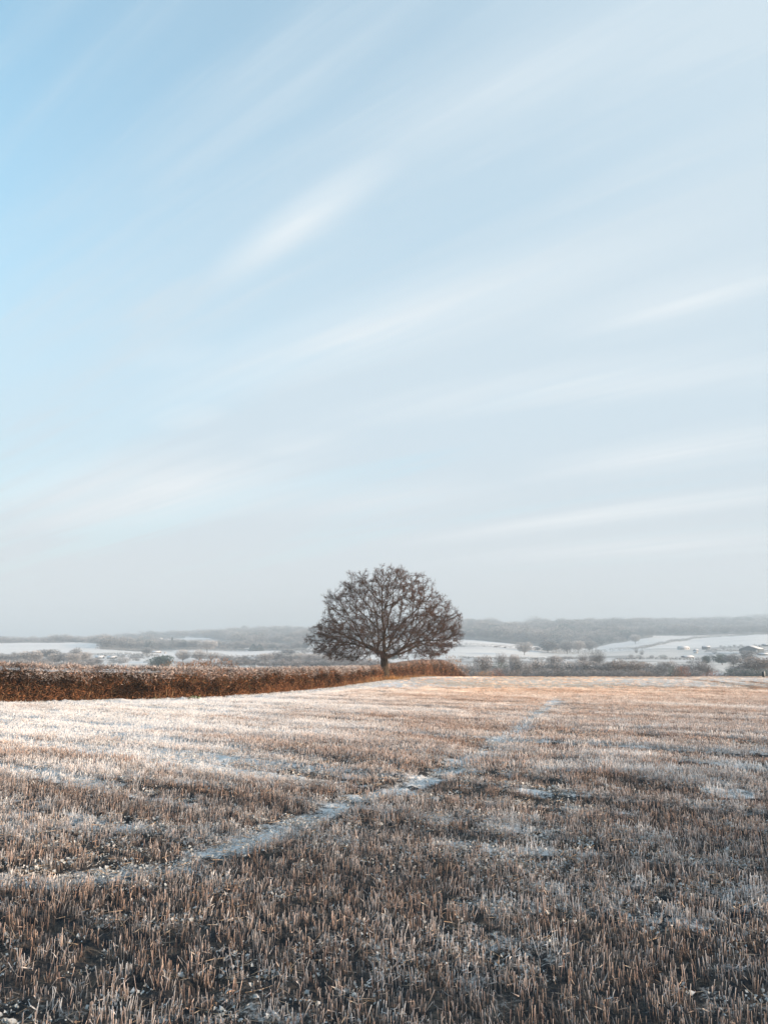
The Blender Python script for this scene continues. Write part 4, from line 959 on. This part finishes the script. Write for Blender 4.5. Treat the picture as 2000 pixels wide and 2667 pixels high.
valley_hedge([(450, 1125), (600, 1130), (750, 1120), (860, 1090)], 3.0, 'hedge along the top of the white field behind the willows', 706)
valley_hedge([(-60, 1335), (100, 1345), (230, 1335), (330, 1240)], 4.0, 'hedge on the crest of the white hill at far left', 707)
valley_hedge([(560, 840), (700, 850), (800, 830)], 3.5, 'hedge below the white field, left of the oak', 708)
valley_hedge([(1190, 730), (1290, 720), (1400, 735), (1500, 760)], 2.0, 'low hedge at the near side of the white field by the belt', 709)
valley_hedge([(1700, 1880), (1800, 1885), (1960, 1890)], 4.0, 'hedge at the foot of the bright strip field', 710)

# woods: one mass each, trees scattered
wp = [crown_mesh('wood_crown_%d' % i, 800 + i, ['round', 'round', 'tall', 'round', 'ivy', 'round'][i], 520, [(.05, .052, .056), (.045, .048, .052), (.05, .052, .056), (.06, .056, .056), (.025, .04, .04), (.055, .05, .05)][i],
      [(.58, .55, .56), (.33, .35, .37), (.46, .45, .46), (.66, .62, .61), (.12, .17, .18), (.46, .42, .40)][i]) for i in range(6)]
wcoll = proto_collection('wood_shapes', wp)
def wood(areas, label, seed, hs=1.0):
    r = np.random.default_rng(seed); Ps = []
    for (a, b, c, d, e, sp) in areas:
        x0, x1 = (a - 1000) / FX, (b - 1000) / FX; lo = min(c, d); n = int((e * e - lo * lo) / 2 * (x1 - x0) / (sp * sp) * .72)
        D = np.sqrt(r.uniform(lo * lo, e * e, n)); q = r.uniform(x0, x1, n); px = 1000 + q * FX; d0 = c + (d - c) * (px - a) / (b - a)
        k = (D > d0 + (fbm(px * .05, px * 0, seed, 2) - .5) * 60)
        k &= (fbm(q * D * .012, D * .012, seed + 3, 2) > .22)
        D, q = D[k], q[k]; X = q * D; Ps.append(np.stack([X, D, height(X, D)], 1))
    P = np.concatenate(Ps); n = len(P); h = hs * r.uniform(9, 24, n) * np.where(r.random(n) < .05, 1.25, 1)
    h = h * (.62 + .55 * ss(.3, .7, fbm(P[:, 0] * .012, P[:, 1] * .006, seed + 21, 2))); idx = r.choice(6, n, p=[.24, .2, .13, .22, .09, .12]); zone = fbm(P[:, 0] * .008, P[:, 1] * .008, seed + 9, 2); idx = np.where(zone > .60, 4, idx) if False else idx
    o = scatter('woodland', P - [0, 0, .5], np.stack([np.zeros(n), np.zeros(n), r.uniform(0, 6.28, n)], 1), np.stack([h * r.uniform(1.3, 2.1, n)] * 2 + [h], 1), idx, wcoll)
    tag(o, label, 'woodland', kind='stuff'); print('wood', n); return o
wood(WOODS[0:2], 'frosted wood covering the hillside right of the oak', 811)
wood(WOODS[2:4], 'hazy wood on the far slope above the large white field at right', 812)
wood(WOODS[4:6], 'blue grey wood on the hillside behind the oak and to its left', 813)
wood(WOODS[6:8], 'hazy woods on the ridge above the white hill at far left', 814, .75)
wood(WOODS[8:11], 'grey tree belts above the white fields behind the hedge', 815, .62)
wood(WOODS[11:12], 'faint wood on the distant hilltop between the left ridge and the oak', 816)
wood(WOODS[12:13], 'faintest skyline wood along the farthest hills', 817)
# loose scrub on rough ground of the valley floor
def scrub():
    r = np.random.default_rng(821); n = 3800; D = np.sqrt(r.uniform(300 ** 2, 1250 ** 2, n)); q = r.uniform(-.56, .56, n); X = q * D; px = 1000 + q * FX
    k = fbm(X * .02, D * .02, 823, 3) > .48
    for (a, b, c, d, e) in FIELDS[:11]: k &= ~((px > a - 4) & (px < b + 4) & (D > c * .98) & (D < d * 1.02))
    k &= ~((px > 1600) & (px < 1800) & (D > 600))
    k &= ~((px > 1150) & (px < 2020) & (D > 430) & (D < 640) & (r.random(n) < .8))
    X, D = X[k], D[k]; n = len(X); h = r.uniform(1.5, 4.5, n)
    o = scatter('scrub', np.stack([X, D, height(X, D) - .3], 1), np.stack([np.zeros(n), np.zeros(n), r.uniform(0, 6.28, n)], 1), np.stack([h * 1.5, h * 1.5, h], 1), r.choice([0, 1, 3, 5], n), wcoll)
    tag(o, 'low frosted scrub scattered over rough ground on the valley floor', 'scrub', kind='stuff')
scrub()
def shade_row():  # unseen trees added to throw partial shade over the near field
    r = np.random.default_rng(829); y = np.arange(-20, 9, 1.1) + r.normal(0, .5, 27); n = len(y); x = 36 + r.normal(0, .8, n)
    h = np.interp(y, [-20, -6, 0, 6, 16], [9.5, 8.0, 6.6, 5.7, 4.4]) * r.uniform(.85, 1.15, n)
    cc = proto_collection('shade_shapes', [crown_mesh('shade_crown_%d' % i, 880 + i, 'tall', 270) for i in range(3)])
    o = scatter('added_shade_trees', np.stack([x, y, height(x, y) - .2], 1), np.stack([np.zeros(n), np.zeros(n), r.uniform(0, 6.28, n)], 1), np.stack([h * .62, h * .62, h], 1), r.integers(0, 3, n), cc)
    tag(o, 'added row of bare trees outside the view, shading the near field from the right', 'hedge', kind='stuff')
shade_row()
def thicket():
    r = np.random.default_rng(825); px = np.concatenate([r.uniform(1195, 2120, 560), r.uniform(-60, 260, 240), r.uniform(600, 1010, 260)]); n = len(px)
    D = np.where(px > 1100, r.uniform(300, 420, n), r.uniform(480, 640, n)); gap = (px > 1815) & (px < 1900); X = (px - 1000) / FX * D
    k = (fbm(px * .02, D * .02, 827, 3) > .36) & ~gap; X, D = X[k], D[k]; n = len(X); h = r.uniform(3.0, 6.0, n)
    o = scatter('undergrowth', np.stack([X, D, height(X, D) - .3], 1), np.stack([np.zeros(n), np.zeros(n), r.uniform(0, 6.28, n)], 1), np.stack([h * 1.6, h * 1.6, h], 1), r.choice([0, 1, 3, 5], n), wcoll)
    tag(o, 'grey undergrowth closing the gaps under the valley tree belts', 'undergrowth', kind='stuff')
thicket()

# ------------------------------------------------------------------ buildings
def plain(name, c, rough=.7, noise=0):
    m = bpy.data.materials.new(name); m.use_nodes = True; t = m.node_tree; p = t.nodes['Principled BSDF']; p.inputs['Roughness'].default_value = rough
    g = N(t, 'ShaderNodeNewGeometry'); n = N(t, 'ShaderNodeTexNoise'); t.links.new(g.outputs['Position'], n.inputs['Vector']); n.inputs['Scale'].default_value = 1.2; n.inputs['Detail'].default_value = 4
    t.links.new(mix_col(t, n.outputs[0], tuple(x * .82 for x in c), tuple(min(x * 1.12, .95) for x in c)), p.inputs['Base Color']); return m
M_white = plain('frosted_roof', (.66, .66, .68)); M_wall = plain('pale_wall', (.42, .41, .40)); M_dark = plain('dark_cladding', (.028, .04, .045)); M_brick = plain('brown_wall', (.12, .09, .08)); M_glass = plain('dark_opening', (.06, .07, .08), .3)
def box(x0, x1, y0, y1, z0, z1):
    V = np.array([[x, y, z] for z in (z0, z1) for y in (y0, y1) for x in (x0, x1)], float); return V, np.array([[0, 2, 3, 1], [4, 5, 7, 6], [0, 1, 5, 4], [1, 3, 7, 5], [3, 2, 6, 7], [2, 0, 4, 6]])
def building(name, px, D, wpx, hpx, depth, label, wall=M_wall, ridge='x', rz=0.0, nwin=3, roofh=.45, chimney=False, lift=0.0):
    X, Y, Z = at(px, D); w = wpx / FX * D; h = hpx / FE * D; root = empty(name, (X, Y, Z + lift), rz); tag(root, label, name.split('_')[-1], 'distant farm buildings and houses')
    eave = h * (1 - roofh); V, Fb = box(-w / 2, w / 2, -depth / 2, depth / 2, -1.5, eave)
    F3 = None
    if ridge == 'x': gv = [[-w / 2 , 0, h - .08], [w / 2, 0, h - .08]]; V = np.concatenate([V, gv]); F3 = [[6, 4, 8], [5, 7, 9]]
    else: gv = [[0, -depth / 2, h - .08], [0, depth / 2, h - .08]]; V = np.concatenate([V, gv]); F3 = [[4, 5, 8], [7, 6, 9]]
    link('wall', mesh('wall', V, F3, Fb, None, (wall,)), root)
    o = .4; t_ = .22
    if ridge == 'x': Q = [[(-w / 2 - o, -depth / 2 - o, eave - .1), (w / 2 + o, -depth / 2 - o, eave - .1), (w / 2 + o, 0, h), (-w / 2 - o, 0, h)], [(w / 2 + o, depth / 2 + o, eave - .1), (-w / 2 - o, depth / 2 + o, eave - .1), (-w / 2 - o, 0, h), (w / 2 + o, 0, h)]]
    else: Q = [[(-w / 2 - o, depth / 2 + o, eave - .1), (-w / 2 - o, -depth / 2 - o, eave - .1), (0, -depth / 2 - o, h), (0, depth / 2 + o, h)], [(w / 2 + o, -depth / 2 - o, eave - .1), (w / 2 + o, depth / 2 + o, eave - .1), (0, depth / 2 + o, h), (0, -depth / 2 - o, h)]]
    V = []; Fq = []
    for q in Q:
        b = len(V); V += [(x, y, z + t_) for x, y, z in q] + [(x, y, z) for x, y, z in q]
        Fq += [[b, b + 1, b + 2, b + 3], [b + 7, b + 6, b + 5, b + 4], [b, b + 4, b + 5, b + 1], [b + 1, b + 5, b + 6, b + 2], [b + 3, b + 7, b + 4, b]]
    rf = link('roof', mesh('roof', V, None, Fq, None, (M_white,)), root)
    if chimney:
        V, Fb = box(w * .25, w * .25 + .9, -.4, .4, h - .6, h + 1.1); link('chimney', mesh('chimney', V, None, Fb, None, (M_brick,)), rf)
    for i in range(nwin):
        cx = -w / 2 + w * (i + .5) / nwin; ww = min(1.2, w / nwin * .3); V, Fb = box(cx - ww / 2, cx + ww / 2, -depth / 2 - .06, -depth / 2 + .1, eave * .35, eave * .8)
        link('window', mesh('window', V, None, Fb, None, (M_glass,)), root)
    return root
# the big barn: gable toward the viewer, frosted roof, lean-to, dark doorway, pale panel painted as a sunlit corner
def barn():
    b = building('barn', 1956, 860, 46, 19, 26, 'large dark gabled barn with bright frosted roof near the right edge', M_dark, 'y', radians(-38), 0, .42)
    V, Fb = box(7.2, 9.0, -13.3, -12.9, 0, 3.6); link('gable_panel', mesh('gable_panel', V, None, Fb, None, (M_wall,)), b)
    V, Fb = box(-6, -2, -13.25, -12.9, 0, 3.4); link('gable_panel', mesh('gable_panel', V, None, Fb, None, (M_glass,)), b)
barn()
building('farm_shed', 1779, 1040, 25, 8.5, 9, 'long low white shed in the field, left of the dark flat shed', M_wall, 'x', .1, 4, .4)
building('farm_shed', 1838, 1020, 17, 9, 8, 'square dark green shed with frosted roof right of the long white shed', M_dark, 'x', -.1, 1, .25)
building('field_shelter', 1811, 960, 8, 6, 5, 'little dark field shelter below and between the two sheds', M_dark, 'x', .3, 1, .35)
building('field_shelter', 1810, 900, 6, 6, 4, 'tiny pale shelter just under the little dark one', M_wall, 'y', .2, 1, .4)
building('farm_shed', 1788, 760, 26, 5, 7, 'low shed showing only a thin slanting frosted roof above the belt', M_brick, 'x', .25, 3, .55)
building('farm_shed', 1995, 1080, 16, 6, 8, 'dark shed at the right edge above the barn', M_dark, 'x', 0, 2, .3)
building('farm_shed', 1985, 780, 22, 6, 9, 'low lean shed with frosted roof in front of the barn', M_dark, 'x', -.2, 2, .5)
building('farm_shed', 1760, 1900, 30, 3.5, 8, 'faint long roof at the left end of the bright strip field', M_wall, 'x', 0, 3, .6)
building('farm_house', 1925, 1850, 12, 7, 8, 'pale house at the right end of the bright strip field', M_wall, 'x', .2, 3, .5, True)
building('farm_shed', 407, 980, 24, 5, 9, 'long white roofed shed below the tall conifer spike', M_brick, 'x', .05, 4, .5)
building('farm_house', 431, 960, 5, 5, 5, 'tiny white hut just right of the long white roofed shed', M_wall, 'y', .3, 1, .4)
building('farm_shed', 262, 760, 18, 7, 8, 'white roofed farm shed behind the left field, left one of two', M_dark, 'x', .1, 3, .5)
building('farm_shed', 294, 760, 18, 6, 8, 'white roofed farm shed behind the left field, right one of two', M_dark, 'x', -.05, 3, .5)
building('farm_house', 290, 1335, 22, 4, 9, 'low house with white roof at the crest above the middle wood', M_brick, 'x', .0, 3, .5, True)
building('farm_shed', 952, 700, 32, 10, 10, 'pale shed with frosted roof seen under the oak, left of its trunk', M_wall, 'x', .1, 4, .5)
H = 'houses'
for px, D, w, h, lab in [(418, 2050, 8, 6, 'pale house at the left end of the distant strip field'), (565, 2500, 7, 5, 'pale house on the distant hill, leftmost of the hamlet'), (586, 2560, 7, 5, 'pale house on the distant hill, middle of the hamlet'),
                         (612, 2450, 9, 5, 'wider pale house on the distant hill, right of the hamlet'), (656, 2520, 8, 5, 'pale house standing at the foot of the distant wood'), (692, 2600, 7, 5, 'small pale house highest on the distant hill left of the oak')]:
    building('hill_house', px, D, w, h, 8, lab, M_wall, 'x', (px % 7) * .1, 3, .5, True)
# small post at the field edge, far right
def post():
    D = 108; X, Y, Z = at(1981, D); root = empty('marker_post', (X, Y, float(height(X, Y)))); tag(root, 'short dark post with a pale plate on the brow at the right edge', 'post')
    V, Fb = box(-.12, .12, -.12, .12, -.2, .75); link('pole', mesh('pole', V, None, Fb, None, (M_dark,)), root)
    V, Fb = box(.02, .2, -.17, -.125, .15, .8); link('plate', mesh('plate', V, None, Fb, None, (M_wall,)), root)
post()

# ------------------------------------------------------------------ haze
hm = bpy.data.materials.new('haze_air'); hm.use_nodes = True; t = hm.node_tree; t.nodes.clear()
pv = N(t, 'ShaderNodeVolumePrincipled'); pv.inputs['Color'].default_value = (.50, .60, .695, 1); pv.inputs['Density'].default_value = .00046; pv.inputs['Anisotropy'].default_value = .0
mo = N(t, 'ShaderNodeOutputMaterial'); t.links.new(pv.outputs[0], mo.inputs['Volume'])
zmin = min(v.co.z for v in hills.data.vertices); zmax = max(v.co.z for v in hills.data.vertices)
print('hills z', zmin, zmax)
V, Fb = box(-12500, 12500, -12500, 12500, min(zmin, -20) - 1, zmax + 25)
tag(link('haze', mesh('haze', V, None, Fb, None, (hm,))), 'pale morning haze filling the valley', 'haze', kind='stuff')
